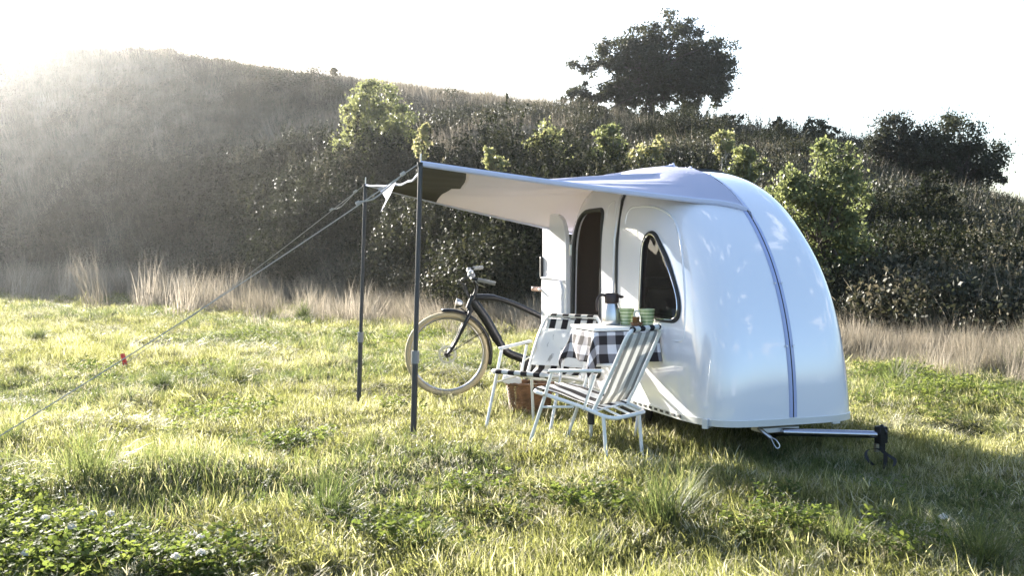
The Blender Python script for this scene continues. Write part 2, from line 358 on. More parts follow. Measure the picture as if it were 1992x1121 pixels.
def scatter(name, pts, rot, scl, idx, sources, label):
    me = bpy.data.meshes.new(name); n = len(pts)
    me.vertices.add(n); me.vertices.foreach_set('co', pts.astype(np.float32).reshape(-1))
    a = me.attributes.new('rot', 'FLOAT_VECTOR', 'POINT'); a.data.foreach_set('vector', rot.astype(np.float32).reshape(-1))
    a = me.attributes.new('scl', 'FLOAT_VECTOR', 'POINT'); a.data.foreach_set('vector', scl.astype(np.float32).reshape(-1))
    a = me.attributes.new('idx', 'INT', 'POINT'); a.data.foreach_set('value', idx.astype(np.int32))
    o = bpy.data.objects.new(name, me); C.objects.link(o)
    ng = bpy.data.node_groups.new(name, 'GeometryNodeTree')
    ng.interface.new_socket('Geometry', in_out='INPUT', socket_type='NodeSocketGeometry'); ng.interface.new_socket('Geometry', in_out='OUTPUT', socket_type='NodeSocketGeometry')
    N = ng.nodes; L = ng.links; gi = N.new('NodeGroupInput'); go = N.new('NodeGroupOutput'); jn = N.new('GeometryNodeJoinGeometry')
    def attr(nm, ty):
        q = N.new('GeometryNodeInputNamedAttribute'); q.data_type = ty; q.inputs['Name'].default_value = nm; return q.outputs['Attribute']
    ra = attr('rot', 'FLOAT_VECTOR'); sa = attr('scl', 'FLOAT_VECTOR'); ia = attr('idx', 'INT')
    e2r = N.new('FunctionNodeEulerToRotation'); L.new(ra, e2r.inputs[0])
    for k, s in enumerate(sources):
        oi = N.new('GeometryNodeObjectInfo'); oi.inputs['Object'].default_value = s; oi.inputs['As Instance'].default_value = True
        cp = N.new('FunctionNodeCompare'); cp.data_type = 'INT'; cp.operation = 'EQUAL'; L.new(ia, cp.inputs[2]); cp.inputs[3].default_value = k
        ip = N.new('GeometryNodeInstanceOnPoints'); L.new(gi.outputs[0], ip.inputs['Points']); L.new(cp.outputs[0], ip.inputs['Selection'])
        L.new(oi.outputs['Geometry'], ip.inputs['Instance']); L.new(e2r.outputs[0], ip.inputs['Rotation']); L.new(sa, ip.inputs['Scale'])
        L.new(ip.outputs[0], jn.inputs[0])
    L.new(jn.outputs[0], go.inputs[0])
    md = o.modifiers.new('scatter', 'NODES'); md.node_group = ng
    tag(o, label, kind='stuff'); return o
def place(x, y, smin, smax, k, tilt=.12, sink=0, zs=None):
    n = len(x); z = hz(x, y)-sink
    rot = np.stack([rng.normal(0, tilt, n), rng.normal(0, tilt, n), rng.uniform(0, 2*PI, n)], 1)
    s = rng.uniform(smin, smax, n); S = np.stack([s, s, s*(rng.uniform(.8, 1.25, n) if zs is None else zs)], 1)
    return np.stack([x, y, z], 1), rot, S, rng.integers(0, k, n) if np.isscalar(k) else k
# --- meadow
def wedge(n, d0, d1, umax=.62, power=1.0):
    d = np.sqrt(rng.uniform(d0*d0, d1*d1, n)) if power == 1 else d0+(d1-d0)*rng.uniform(0, 1, n)**power
    u = rng.uniform(-umax, umax, n); return u*d, d
lawn = [blade_mesh('lawn_clump', M['grass'], [blades(110, .13, .02, .065, .0042, 1.6, 1.0), blades(9, .12, .06, .10, .004, .9, .6)]) for _ in range(4)]
lawn += [blade_mesh('lawn_clump', M['tuft'], [blades(90, .12, .03, .09, .0055, 1.8, 1.0)]) for _ in range(2)]
lawn += [blade_mesh('lawn_clump', M['thatch'], [blades(70, .14, .03, .09, .0032, 2.2, 1.5)]) for _ in range(2)]
def lawn_pts():
    X = []; 
    for n, d0, d1 in ((23000, 2.4, 6.5), (20000, 6.5, 12), (20000, 12, 22), (16000, 22, 42)):
        x, y = wedge(n, d0, d1); X.append((x, y))
    x = np.concatenate([a for a, b in X]); y = np.concatenate([b for a, b in X])
    u = x/y; keep = y < np.interp(u, UT, FT)+1.0
    x = x[keep]; y = y[keep]
    dens = pn(x, y, .8, 4)
    P = place(x, y, .65, 1.2, 6, .3)
    far = np.clip((y-9)/14, 0, 1)[:, None]
    P[2][:] *= (1+.9*far)
    P[2][:, 2] *= np.clip(1+.9*dens, .25, 2)*(1-.35*far[:, 0]); P[2][:] *= np.where((x > 1.2) & (x < 2.5) & (y > 4.8) & (y < 6.2), .62, 1)[:, None]
    idx = np.where((pn(x, y, 1.6, 9) > .25) & (rng.uniform(0, 1, len(x)) < .8), rng.integers(4, 6, len(x)), rng.integers(0, 4, len(x)))
    idx = np.where(rng.uniform(0, 1, len(x)) < .22+.18*pn(x, y, .5, 21), rng.integers(6, 8, len(x)), idx)
    return P[0], P[1], P[2], idx
P = lawn_pts()
scatter('meadow_grass', *P, lawn, 'short sunlit meadow grass covering the field')
# --- tussocks
tuss = [blade_mesh('tussock', M['tuft'], [blades(240, .12, .18, .42, .0065, 1.6, .75, 5), blades(60, .08, .3, .5, .005, 1.0, .45, 5)]) for _ in range(3)]
TP = [(165, 985, .95), (230, 690, .9), (65, 660, .9), (590, 625, .9), (290, 640, .8), (380, 640, .7), (640, 1030, .75), (1290, 1040, .72), (1330, 1010, .6), (1640, 1085, .62), (1560, 1110, .5),
      (455, 745, .9), (1400, 925, .35), (1480, 935, .35), (645, 690, .8), (930, 905, .35), (1985, 730, 1.1), (1740, 760, .8), (1200, 870, .45), (990, 830, .55), (1790, 1040, .6), (1900, 1110, .8), (330, 880, .5), (1880, 700, .9),
      (820, 1080, .5), (1050, 950, .4), (720, 900, .4), (480, 900, .45), (100, 800, .5), (560, 800, .5), (20, 900, .6), (1150, 1090, .5)]
tx = []; ty = []; ts = []
for px, py, s in TP:
    d = 1.15*FPX/(py-500); tx.append((px-996)/FPX*d); ty.append(d); ts.append(s)
x, y = wedge(330, 4.5, 30); kq = ~((x > -.1) & (x < 2.9) & (y > 4.75) & (y < 8.3)); x = x[kq]; y = y[kq]; tx += list(x); ty += list(y); ts += list(rng.uniform(.25, .6, len(x)))
tx = np.array(tx); ty = np.array(ty); ts = np.array(ts); k_ = ty < np.interp(tx/ty, UT, FT)+.5
tx = tx[k_]; ty = ty[k_]; ts = ts[k_]
P = place(tx, ty, 1, 1, 3, .08, .01); P[2][:] *= ts[:, None]
scatter('tall_grass_tufts', *P, tuss, 'taller arching grass tufts scattered through the meadow')
# --- clover
def clover_clump(n, rad):
    Ps = []
    for _ in range(n):
        a = random.uniform(0, 2*PI); r = rad*math.sqrt(random.random()); h = random.uniform(.03, .1)
        c = Vector((r*math.cos(a), r*math.sin(a), h)); tl = Matrix.Rotation(random.uniform(-.6, .6), 3, 'X') @ Matrix.Rotation(random.uniform(-.6, .6), 3, 'Y')
        s = random.uniform(.006, .012); a0 = random.uniform(0, 2*PI)
        for k in range(3):
            an = a0+k*2*PI/3; dv = Vector((math.cos(an), math.sin(an), .15)); sv = Vector((-math.sin(an), math.cos(an), 0))
            pts = [Vector((0, 0, 0)), dv*s*.6+sv*s*.55, dv*s*1.3+sv*s*.6, dv*s*1.55, dv*s*1.3-sv*s*.6, dv*s*.6-sv*s*.55]
            Ps.append([c+tl @ p for p in pts])
    return quads('clover_clump', np.array([[tuple(v) for v in q] for q in Ps]), 6, M['clover'], link=False)
clov = [clover_clump(75, .13) for _ in range(3)]
def patch(px, py, rx, ry, n):
    q = rng.normal(0, .5, (n, 2)); X = px+q[:, 0]*rx; Y = np.clip(py+q[:, 1]*ry, 520, 1350); d = 1.15*FPX/(Y-500); return (X-996)/FPX*d, d
XS = []
for a in ((110, 1120, 220, 45, 80), (340, 1110, 150, 30, 18), (20, 1050, 90, 40, 50), (780, 1070, 100, 40, 18), (1500, 1050, 100, 20, 7), (560, 890, 100, 18, 16), (830, 660, 60, 12, 30), (700, 668, 80, 10, 20), (450, 660, 110, 8, 40),
          (1850, 790, 150, 30, 50), (380, 820, 120, 25, 12), (1750, 740, 80, 10, 20), (1150, 1000, 80, 25, 8), (950, 1000, 90, 30, 8)):
    XS.append(patch(*a))
x, y = wedge(380, 3, 14); kp = pn(x, y, 1.1, 6) > .42; XS.append((x[kp], y[kp]))
x = np.concatenate([a for a, b in XS]); y = np.concatenate([b for a, b in XS])
P = place(x, y, .8, 1.3, 3, .15, -.015)
scatter('clover_leaves', *P, clov, 'round green clover leaves in patches among the grass')

# --- dry grass belt at the foot of the hill
dryc = [blade_mesh('dry_clump', M['dry'], [blades(70, .22, .35, .8, .009, .5, .28, 4), blades(40, .25, .15, .4, .01, 1.0, .6, 3)]) for _ in range(4)]
n = 8000; u = rng.uniform(-.72, .72, n); Df = np.interp(u, UT, FT); off = rng.uniform(-1.2, 1, n)**1*1.0
wdt = np.interp(u, [-.6, -.2, 0, .34, .6], [9.5, 4.2, 2.4, 1.5, 1.4]); d = Df+np.where(rng.uniform(0, 1, n) < .85, rng.uniform(-.4, 1.0, n), rng.normal(-.5, .45, n))*wdt
x = u*d; y = d; kp = (pn(x, y, 1.3, 8)+rng.normal(0, .5, n)) > -.45+.5*((d-Df)/wdt < -.2); x = x[kp]; y = y[kp]
P = place(x, y, .75, 1.15, 4, .2, .02)
fe = np.interp(x/y, [-.6, -.2, 0, .3, .5], [1.6, .85, .65, .5, .5])*(1+rng.normal(0, .16, len(x))); P[2][:] *= fe[:, None]; P[2][:, 2] *= 1+.3*pn(x, y, 1.1, 12)
scatter('dry_tall_grass', *P, dryc, 'belt of tall dry straw coloured grass at the foot of the hill')
# --- hillside scrub and grass
def leafclump(n, r, h, size, m, up=.3, blob=5):
    cs = np.stack([rng.uniform(-1, 1, blob)*r*.6, rng.uniform(-1, 1, blob)*r*.6, rng.uniform(.3, .8, blob)*h], 1)
    k = rng.integers(0, blob, n); v = rng.normal(0, 1, (n, 3)); v /= np.linalg.norm(v, axis=1)[:, None]
    rad = rng.uniform(.45, 1, n)[:, None]**.5; P = cs[k]+v*rad*np.array([r*.5, r*.5, h*.32])
    P[:, 2] = np.abs(P[:, 2])
    return leaf_polys(P, size, v*1.0)
scr = [quads('scrub_clump', leafclump(800, .55, .5, .028, None, blob=9), 4, M['scrub'], link=False) for _ in range(4)]
scg = [blade_mesh('scrub_grass', M['scrub'], [blades(110, .4, .2, .55, .016, .9, .5, 3)]) for _ in range(2)]
scg += [blade_mesh('scrub_grass', M['dry'], [blades(90, .35, .25, .6, .012, .7, .4, 3)]) for _ in range(1)]
n = 15000; u = rng.uniform(-.75, .75, n); Df = np.interp(u, UT, FT); Dc = np.interp(u, UT, CT); s = rng.uniform(.04, 1.12, n)
d = Df+s*(Dc-Df); x = u*d; y = d
P = place(x, y, .8, 1.6, 7, .15, .05)
pr = np.clip(s*1.2-.2+.75*pn(x, y, 4, 14), .03, .95)     # grassier towards the crest
idx = np.where(rng.uniform(0, 1, n) < pr, rng.integers(4, 7, n), rng.integers(0, 4, n))
idx = np.where((s > .38) & (u < .06) & (pn(x, y, 3, 51) > -.35) & (rng.uniform(0, 1, n) < np.where(u > -.2, .8, .5)), 6, idx)
P[2][:, 2] *= np.where(s > .97, .8, 1)
scatter('hillside_scrub', P[0], P[1], P[2], idx, scr+scg, 'low dark scrub and rough grass covering the hillside')
# --- thicket masses at the foot of the hill
def bush(n, size, blob):
    L = leafclump(n, 1.0, 1.15, size, None, blob=blob); ex = []
    for _ in range(16):      # long shoots standing out of the mass
        a = random.uniform(0, 2*PI); r_ = random.uniform(.1, .85); b0 = np.array([r_*math.cos(a), r_*math.sin(a), random.uniform(.5, .9)]); tp = b0+np.array([random.uniform(-.2, .2), random.uniform(-.2, .2), random.uniform(.35, .75)])
        f = rng.uniform(0, 1, 60)[:, None]; ex.append(b0*(1-f)+tp*f+rng.normal(0, .045, (60, 3))*(1.1-f))
    return np.concatenate([L, leaf_polys(np.concatenate(ex), size)])
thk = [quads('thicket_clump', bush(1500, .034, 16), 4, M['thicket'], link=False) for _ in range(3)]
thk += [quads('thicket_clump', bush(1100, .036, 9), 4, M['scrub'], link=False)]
pts = []
def thicket(u0, u1, d0, d1, top, n):
    for _ in range(n):
        uu = random.uniform(u0, u1); f = random.random(); dd = d0+(d1-d0)*f
        pts.append((uu*dd, dd, random.uniform(.7, 1.15)*top))
def band(table, n):
    """table rows: u, depth near, depth far, bush height"""
    T = np.array(table)
    for _ in range(n):
        uu = random.uniform(T[0, 0], T[-1, 0]); dn, df, hh = (np.interp(uu, T[:, 0], T[:, k]) for k in (1, 2, 3))
        dd = random.uniform(dn, df); pts.append((uu*dd, dd, hh*random.uniform(.7, 1.1)))
band([(-.75, 46, 50, .7), (-.5, 39, 43, .8), (-.33, 31.5, 36, 1.1), (-.2, 25.6, 31, 1.45), (-.1, 22.3, 28, 1.5), (0, 19.6, 26, 1.4), (.06, 18.6, 24, 1.3), (.2, 17, 22, 1.1)], 680)
band([(.12, 17, 24, .9), (.25, 16, 22, .8), (.34, 14, 20, .66), (.44, 13, 19, .66), (.6, 12, 17, .6), (.75, 11, 16, .6)], 1000)
band([(.03, 37, 42, .4), (.06, 33, 40, .65), (.12, 31, 39, .75), (.2, 30, 38, .9), (.25, 29, 37, .85), (.36, 24, 32, .6), (.52, 19, 25, .45)], 560)
for _ in range(2600):        # loose shrubs breaking up the slope
    uu = random.uniform(-.7, .2); fr_ = random.random()**1.7; dn, df = np.interp(uu, UT, FT), np.interp(uu, UT, CT); dd = dn+.6+(df-dn)*.85*fr_
    if pn(np.array([uu*dd]), np.array([dd]), 2.4, 31)[0] > .22+.55*fr_ and not (uu > -.14 and fr_ > .3): pts.append((uu*dd, dd, random.uniform(.5, 1.25)))
A_ = np.array(pts); x = A_[:, 0]; y = A_[:, 1]
P = place(x, y, .9, 1.25, 4, .16, .1, 1.0); P[2][:] *= (A_[:, 2]*.85*(1+.28*pn(x, y, 1.5, 41)+rng.normal(0, .14, len(x))))[:, None]
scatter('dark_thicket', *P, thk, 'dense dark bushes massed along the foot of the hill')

# ------------------------------------------------------------------ trees
def tree(name, base, blobs, nleaf, size, leafm, barkm, trunk_r, label, cat='tree', group=None, nbr=None, shell=.35, trunk_top=None):
    """base world point; blobs: (centre, (rx,ry,rz))"""
    base = Vector(base); e = empty(name, base)
    cen = [Vector(b[0])-base for b in blobs]; rad = [b[1] for b in blobs]
    vol = np.array([r[0]*r[1]*r[2] for r in rad])**.6; k = rng.choice(len(blobs), nleaf, p=vol/vol.sum())
    # sub-clusters inside every blob give clumps and gaps
    nsub = max(3*len(blobs), int(nleaf/(120 if nleaf > 18000 else 45))); ks = rng.choice(len(blobs), nsub, p=vol/vol.sum())
    v = rng.normal(0, 1, (nsub, 3)); v /= np.linalg.norm(v, axis=1)[:, None]; rr_ = rng.uniform(shell, 1.02 if 'oak' in leafm.name else 1.15, nsub)[:, None]**.6
    CN = np.array([tuple(c) for c in cen]); RD = np.array(rad)
    SC = CN[ks]+v*rr_*RD[ks]*.95; sr = RD[ks].mean(1)*(rng.uniform(.12, .30, nsub) if nleaf > 30000 and leafm.name == 'oak_leaf' else rng.uniform(.14, .5, nsub))
    si = rng.integers(0, nsub, nleaf); q = rng.normal(0, .55, (nleaf, 3)); L = SC[si]+q*sr[si][:, None]*np.array([1, 1, .75])
    L = L[L[:, 2]+base.z > hz(L[:, 0]+base.x, L[:, 1]+base.y)-.05]
    cr = quads('crown', leaf_polys(L, size), 4, leafm); cr.parent = e
    b = MB(); top = Vector(trunk_top)-base if trunk_top else sum(cen, Vector())/len(cen)
    fork = top*.45+Vector((random.uniform(-.1, .1), 0, 0))*trunk_r*4
    b.tube(curve([(0, 0, -.3), fork*.5+Vector((trunk_r*.6, 0, 0)), fork, top], 6), [trunk_r*(1-.85*i/18) for i in range(19)], 8)
    o = random.sample(range(nsub), min(nsub, nbr or 24))
    for i in o:
        tip = Vector(SC[i]); st = fork.lerp(top, random.uniform(0, .7)); mid = st.lerp(tip, .5)+Vector((random.uniform(-1, 1), random.uniform(-1, 1), random.uniform(.0, 1)))*(tip-st).length*.12
        pp = curve([st, mid, tip], 4); r0 = trunk_r*random.uniform(.3, .5); b.tube(pp, [r0*(1-.85*j/8) for j in range(9)], 5)
    b.build('trunk', barkm, e)
    tag(e, label, cat, group); return e
def pb(px, py, d, rx, ry, rd=None):
    s = d/FPX; return (at(px, py, d), (rx*s, (rd or min(rx, ry)*1.0)*s, ry*s))
def gz(px, d, dz=0):
    x = (px-996)/FPX*d; return (x, d, ground_z(x, d)+dz)
tree('oak_tree', gz(1252, 42.5), [pb(1295, 64, 42.5, 80, 48), pb(1215, 112, 42.5, 72, 55), pb(1375, 115, 42.5, 60, 60), pb(1210, 226, 42.3, 90, 20), pb(1335, 230, 42.3, 75, 16), pb(1300, 130, 42.5, 110, 60), pb(1160, 150, 42.5, 60, 48), pb(1350, 180, 42.5, 62, 42), pb(1240, 180, 42.5, 75, 36), pb(1125, 190, 42.5, 46, 34), pb(1408, 130, 42.5, 34, 40), pb(1310, 205, 42.5, 85, 26), pb(1180, 212, 42.5, 60, 24), pb(1110, 215, 42.5, 45, 18), pb(1255, 150, 42.5, 100, 60), pb(1290, 115, 42.5, 105, 75), pb(1380, 150, 42.5, 60, 60)],
     66000, .08, M['oakleaf'], M['bark'], .2, 'largest tree, a broad dark round-crowned oak standing on the hill crest', nbr=90, shell=.2, trunk_top=at(1290, 90, 42.5))
tree('hawthorn_tree', gz(1765, 27.5), [pb(1745, 262, 27.5, 50, 42), pb(1720, 290, 27.5, 42, 34), pb(1780, 300, 27.5, 45, 45)], 12000, .05, M['scrub'], M['bark'], .09,
     'olive green rounded tree left of and touching the darker windswept tree on the right ridge', nbr=30)
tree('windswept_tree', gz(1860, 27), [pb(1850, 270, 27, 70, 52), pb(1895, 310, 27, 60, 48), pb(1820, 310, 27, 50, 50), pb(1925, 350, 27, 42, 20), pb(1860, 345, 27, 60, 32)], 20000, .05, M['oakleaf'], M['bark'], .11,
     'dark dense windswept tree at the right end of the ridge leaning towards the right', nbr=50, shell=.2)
BL = M['birchleaf']
tree('birch_tree', gz(735, 29), [pb(735, 185, 29, 40, 30), pb(700, 215, 29, 40, 34), pb(775, 230, 29, 38, 36), pb(730, 245, 29, 62, 42), pb(700, 280, 29, 50, 35), pb(775, 285, 29, 50, 35)], 12000, .055, M['birchleaf'], M['birchbark'], .05,
     'pale green birch tree on the slope above the two awning poles', nbr=30)
tree('birch_sapling', gz(1062, 26), [pb(1066, 262, 26, 26, 28), pb(1050, 290, 26, 34, 24), pb(1085, 296, 26, 30, 22)], 3200, .055, M['birchleaf'], M['birchbark'], .03,
     'small pale sapling on the slope just left below the big oak', group='birch saplings')
tree('birch_sapling', gz(1183, 24), [pb(1178, 262, 24, 22, 30), pb(1196, 285, 24, 26, 28), pb(1170, 310, 24, 24, 24)], 3200, .055, M['birchleaf'], M['birchbark'], .03,
     'slim upright pale sapling behind the awning, directly below the big oak', group='birch saplings')
tree('birch_sapling', gz(1262, 22), [pb(1280, 285, 22, 16, 20), pb(1255, 305, 22, 30, 22), pb(1240, 318, 22, 20, 14)], 2400, .052, M['birchleaf'], M['birchbark'], .025,
     'low yellowish sapling right above the peak of the awning', group='birch saplings')
tree('birch_sapling', gz(1408, 23), [pb(1408, 275, 23, 18, 22), pb(1402, 300, 23, 12, 14)], 1300, .05, M['birchleaf'], M['birchbark'], .025,
     'thin sapling with a bare stem above the front of the caravan roof', group='birch saplings')
tree('birch_sapling', gz(1455, 20), [pb(1448, 300, 20, 20, 24), pb(1468, 320, 20, 26, 24), pb(1440, 340, 20, 26, 22)], 2800, .048, M['birchleaf'], M['birchbark'], .025,
     'yellow-green sapling between the thin bare-stemmed sapling and the large poplar shrub', group='birch saplings')
tree('poplar_shrub', gz(1600, 13.8), [pb(1620, 310, 13.8, 42, 45), pb(1585, 370, 13.8, 60, 50), pb(1640, 390, 13.8, 50, 60), pb(1530, 400, 13.8, 50, 50), pb(1600, 450, 13.8, 75, 60), pb(1660, 500, 13.8, 45, 70), pb(1600, 540, 13.8, 80, 60), pb(1545, 350, 13.8, 25, 30)], 17000, .040, M['birchleaf'], M['bark'], .05,
     'large leafy shrub with small glossy leaves growing right behind the caravan nose', 'shrub', nbr=50)
tree('hazel_shrub', gz(1822, 20), [pb(1812, 365, 20, 30, 30), pb(1830, 400, 20, 45, 35), pb(1800, 430, 20, 40, 40)], 4500, .045, M['thicket'], M['bark'], .03,
     'thin olive shrub below the windswept tree on the right slope', 'shrub')
tree('hazel_shrub', gz(965, 22), [pb(955, 300, 22, 10, 18), pb(968, 318, 22, 24, 16)], 1200, .05, M['birchleaf'], M['bark'], .02,
     'tiny pointed sapling above the middle of the awning edge', 'shrub')
tree('poplar_sapling', gz(824, 23), [pb(824, 255, 23, 10, 20), pb(822, 290, 23, 18, 24)], 1200, .05, M['birchleaf'], M['bark'], .02,
     'slender spire-like sapling standing right above the near awning pole', 'sapling')
for px, py, s, lb in ((1030, 222, 14, 'small round bush on the crest left of the big oak'), (1425, 240, 26, 'ragged bush on the crest just right of the big oak'), (1515, 243, 18, 'small dark bush on the crest midway between the big oak and the right trees'), (1590, 245, 26, 'spiky bush on the crest close to the olive green tree'), (650, 138, 9, 'tiny lone shrub sticking up on the skyline above the birch tree')):
    d = float(np.interp((px-996)/FPX, UT, CT))-.5
    tree('crest_bush', gz(px, d), [pb(px, py, d, s, s*.8), pb(px+s*.8, py+s*.5, d, s*.8, s*.6)], int(60*s), .07, M['oakleaf'], M['bark'], .03, lb, 'bush', nbr=8)

# ------------------------------------------------------------------ caravan
CAR = Vector((1.567, 5.554, 0)); FX = Vector((.326, -.946, 0)).normalized(); LY = Vector((-FX.y, FX.x, 0))
car_rz = math.atan2(FX.y, FX.x)
def LW(t, y, z): return CAR-FX*t+LY*y+Vector((0, 0, z))
caravan = empty('caravan', CAR, car_rz)
tag(caravan, 'small white egg-shaped camper trailer with open side door standing on the meadow', 'caravan')
BW, T1, T2, Z0, HH, PP = .512, 1.45, .88, .245, 1.50, 4.2
def qexp(a):     # a: 0 front bottom, .5 top, 1 rear bottom
    return np.interp(a, [0, .08, .25, .5, .75, 1], [13, 10, 6, 7.5, 9, 10])
def body_grid(off):
    w_, t1, t2, h_, z_ = BW-off, T1-off, T2-off, HH-off, Z0+off
    def prof(n, cnt):
        b = np.linspace(0, PI/2, 400); cx = np.cos(b)**(2/n); cz = np.sin(b)**(2/n); L = np.concatenate([[0], np.cumsum(np.hypot(np.diff(cx), np.diff(cz)))])
        s = np.linspace(0, L[-1], cnt); return np.interp(s, L, cx), np.interp(s, L, cz)
    fx, fz = prof(2.24, 42); rx, rz = prof(3.6, 36)
    X = np.concatenate([-fx*t1, (rx*t2)[::-1][1:]]); Zc = np.concatenate([fz*h_, (rz*h_)[::-1][1:]])
    af = np.arctan2(fz, fx)/PI; ar = 1-np.arctan2(rz, rx)/PI; A = np.concatenate([af, ar[::-1][1:]])
    rho0 = np.concatenate([np.linspace(0, .9, 22)[:-1], 1-(np.linspace(.1**.5, 0, 14))**2])
    yy = (1-rho0**8)**(1/PP); yy[-1] = 0
    b = np.linspace(0, 1, 400); 
    # resample arc length of (y,rho) for q=8
    rr0 = np.linspace(0, 1, 2000); y0 = (1-rr0**8)**(1/PP); L = np.concatenate([[0], np.cumsum(np.hypot(np.diff(y0), np.diff(rr0)))])
    s = np.linspace(0, L[-1], 44); rq = np.interp(s, L, rr0); yq = np.maximum((1-rq**8), 0)**(1/PP)
    rows = []
    for i, a in enumerate(A):
        q = qexp(a); rho = np.maximum(1-yq**PP, 0)**(1/q); rho[-1] = 1; rho[0] = 0
        half = [(T1+X[i]*r_, -w_*y_, z_+Zc[i]*r_) for r_, y_ in zip(rho, yq)]
        rows.append(half+[(p[0], -p[1], p[2]) for p in half[::-1][1:]])
    na = len(rows); nb = len(rows[0]); V = []; F = []
    V.append((T1, -w_, z_)); V.append((T1, w_, z_)); idm = {}
    for i in range(na):
        for j in range(nb):
            if j == 0: idm[i, j] = 0
            elif j == nb-1: idm[i, j] = 1
            else: idm[i, j] = len(V); V.append(rows[i][j])
    for i in range(na):
        i2 = (i+1) % na
        for j in range(nb-1):
            q4 = [idm[i, j], idm[i, j+1], idm[i2, j+1], idm[i2, j]]; o = []
            for k in q4:
                if k not in o: o.append(k)
            if len(o) > 2: F.append(tuple(o))
    # to caravan-local axes (x forward, y left): x=-t
    return [(-v[0], v[1], v[2]) for v in V], F
def rho_of(t, z):
    dt = t-T1; T = T1 if dt < 0 else T2; n = 2.24 if dt < 0 else 3.6
    r_ = (abs(dt/T)**n+max((z-Z0)/HH, 0)**n)**(1/n); a = math.atan2((z-Z0)/HH, abs(dt/T))/PI
    return r_, (a if dt < 0 else 1-a)
def y_side(t, z):            # outer y of the chair-side wall
    r_, a = rho_of(t, z); q = float(qexp(a)); return -BW*max(1-min(r_, 1)**q, 0)**(1/PP)
def z_top(t, y):
    dt = t-T1; T = T1 if dt < 0 else T2; n = 2.24 if dt < 0 else 3.6
    if abs(y) >= BW or abs(dt) >= T: return None
    z = Z0+HH
    for _ in range(12):
        r_, a = rho_of(t, z); q = float(qexp(a)); rm = max(1-(abs(y)/BW)**PP, 0)**(1/q)
        v = rm**n-abs(dt/T)**n
        if v <= 0: return None
        zn = Z0+HH*v**(1/n)
        if abs(zn-z) < 1e-4: break
        z = zn
    return z
def bake(o):
    bpy.context.view_layer.update(); dg = bpy.context.evaluated_depsgraph_get()
    me = bpy.data.meshes.new_from_object(o.evaluated_get(dg)); o.modifiers.clear(); o.data = me; return o
def prism(poly, y0, y1):
    n = len(poly); v = [(-t, y0, z) for t, z in poly]+[(-t, y1, z) for t, z in poly]
    f = [tuple(range(n)), tuple(range(2*n-1, n-1, -1))]+[(i, i+n, (i+1) % n+n, (i+1) % n) for i in range(n)]
    return mk('cutter', v, f, M['rubber'], smooth=False)
def fixn(o):
    bm = bmesh.new(); bm.from_mesh(o.data); bmesh.ops.recalc_face_normals(bm, faces=bm.faces); bm.to_mesh(o.data); bm.free()
def rpoly(corners, n=6):
    """rounded polygon: (t,z,r) corners"""
    out = []; N = len(corners)
    for i in range(N):
        p = Vector(corners[i][:2]); a = Vector(corners[i-1][:2]); b = Vector(corners[(i+1) % N][:2]); r_ = corners[i][2]
        da = (a-p).normalized(); db = (b-p).normalized()
        p1 = p+da*min(r_, (a-p).length*.49); p2 = p+db*min(r_, (b-p).length*.49)
        for k in range(n+1):
            f = k/n; out.append(tuple((p1*(1-f)**2+p*2*f*(1-f)+p2*f*f)))
    return out
DOOR = rpoly([(1.48, .33, .05), (1.48, 1.475, .06), (1.96, 1.475, .26), (1.985, .33, .05)], 8)
WIN = rpoly([(.40, .775, .08), (.405, .90, .1), (.56, 1.12, .12), (.74, 1.29, .03), (.80, 1.305, .06), (.865, 1.26, .10), (.875, .765, .05)], 6)
Vo, Fo = body_grid(0); Vi, Fi = body_grid(.03)
outer = mk('cutter_outer', Vo, Fo, [M['paint'], M['inner']]); fixn(outer)
inner = mk('cutter_inner', Vi, Fi, [M['paint'], M['inner']]); fixn(inner)
for p in inner.data.polygons: p.material_index = 1
cd = prism(DOOR, -1, -.2); cw = prism(WIN, -1, -.2); fixn(cd); fixn(cw)
def shell(name, x0, x1):
    o = outer.copy(); o.data = outer.data.copy(); C.objects.link(o); o.name = name
    bx = MB().box(((x0+x1)/2, 0, 1), (abs(x1-x0), 2, 2.4)).build('cutter_box', M['paint'], smooth=False); fixn(bx)
    for ob, op in ((inner, 'DIFFERENCE'), (bx, 'INTERSECT'), (cd, 'DIFFERENCE'), (cw, 'DIFFERENCE')):
        m = o.modifiers.new('b', 'BOOLEAN'); m.object = ob; m.operation = op; m.solver = 'EXACT'
    bake(o); bpy.data.objects.remove(bx)
    o.data.polygons.foreach_set('use_smooth', [True]*len(o.data.polygons)); o.data.set_sharp_from_angle(angle=R(35))
    o.parent = caravan; return o
SEAM = 1.215
fs = shell('front_shell', 1, -SEAM+.007); rs = shell('rear_shell', -SEAM-.007, -3)
for o in (outer, inner, cd, cw): bpy.data.objects.remove(o)
# black gasket between the two halves
def ring_at(t, off, zmin=Z0+.01, n=40):
    pts = []
    for i in range(n+1):        # up the near side, over the roof, down the far side
        pts.append(None)
    zt = z_top(t, 0); out = []
    for i in range(14): z = zmin+(zt*.72-zmin)*i/14; out.append((-t, y_side(t, z)-off, z))
    ys = np.linspace(abs(y_side(t, zt*.72)), 0, 14)
    for yv in ys:
        zz = z_top(t, -yv*.999)
        if zz: out.append((-t, -yv-off*(yv/BW), zz+off*(1-(yv/BW)**4)))
    return out+[(p[0], -p[1], p[2]) for p in out[::-1][1:]]
MB().tube(ring_at(SEAM, .004), .012, 6).build('gasket', M['rubber'], caravan)
MB().tube(ring_at(SEAM+.05, .002), .009, 6).build('frame_rib', M['paint'], caravan)
def on_side(poly, off=.004): return [(-t, y_side(t, z)-off, z) for t, z in poly]
def closedtube(name, poly, r_, m, off=.003, parent=caravan): return MB().tube(on_side(poly, off), r_, 8, closed=True).build(name, m, parent)
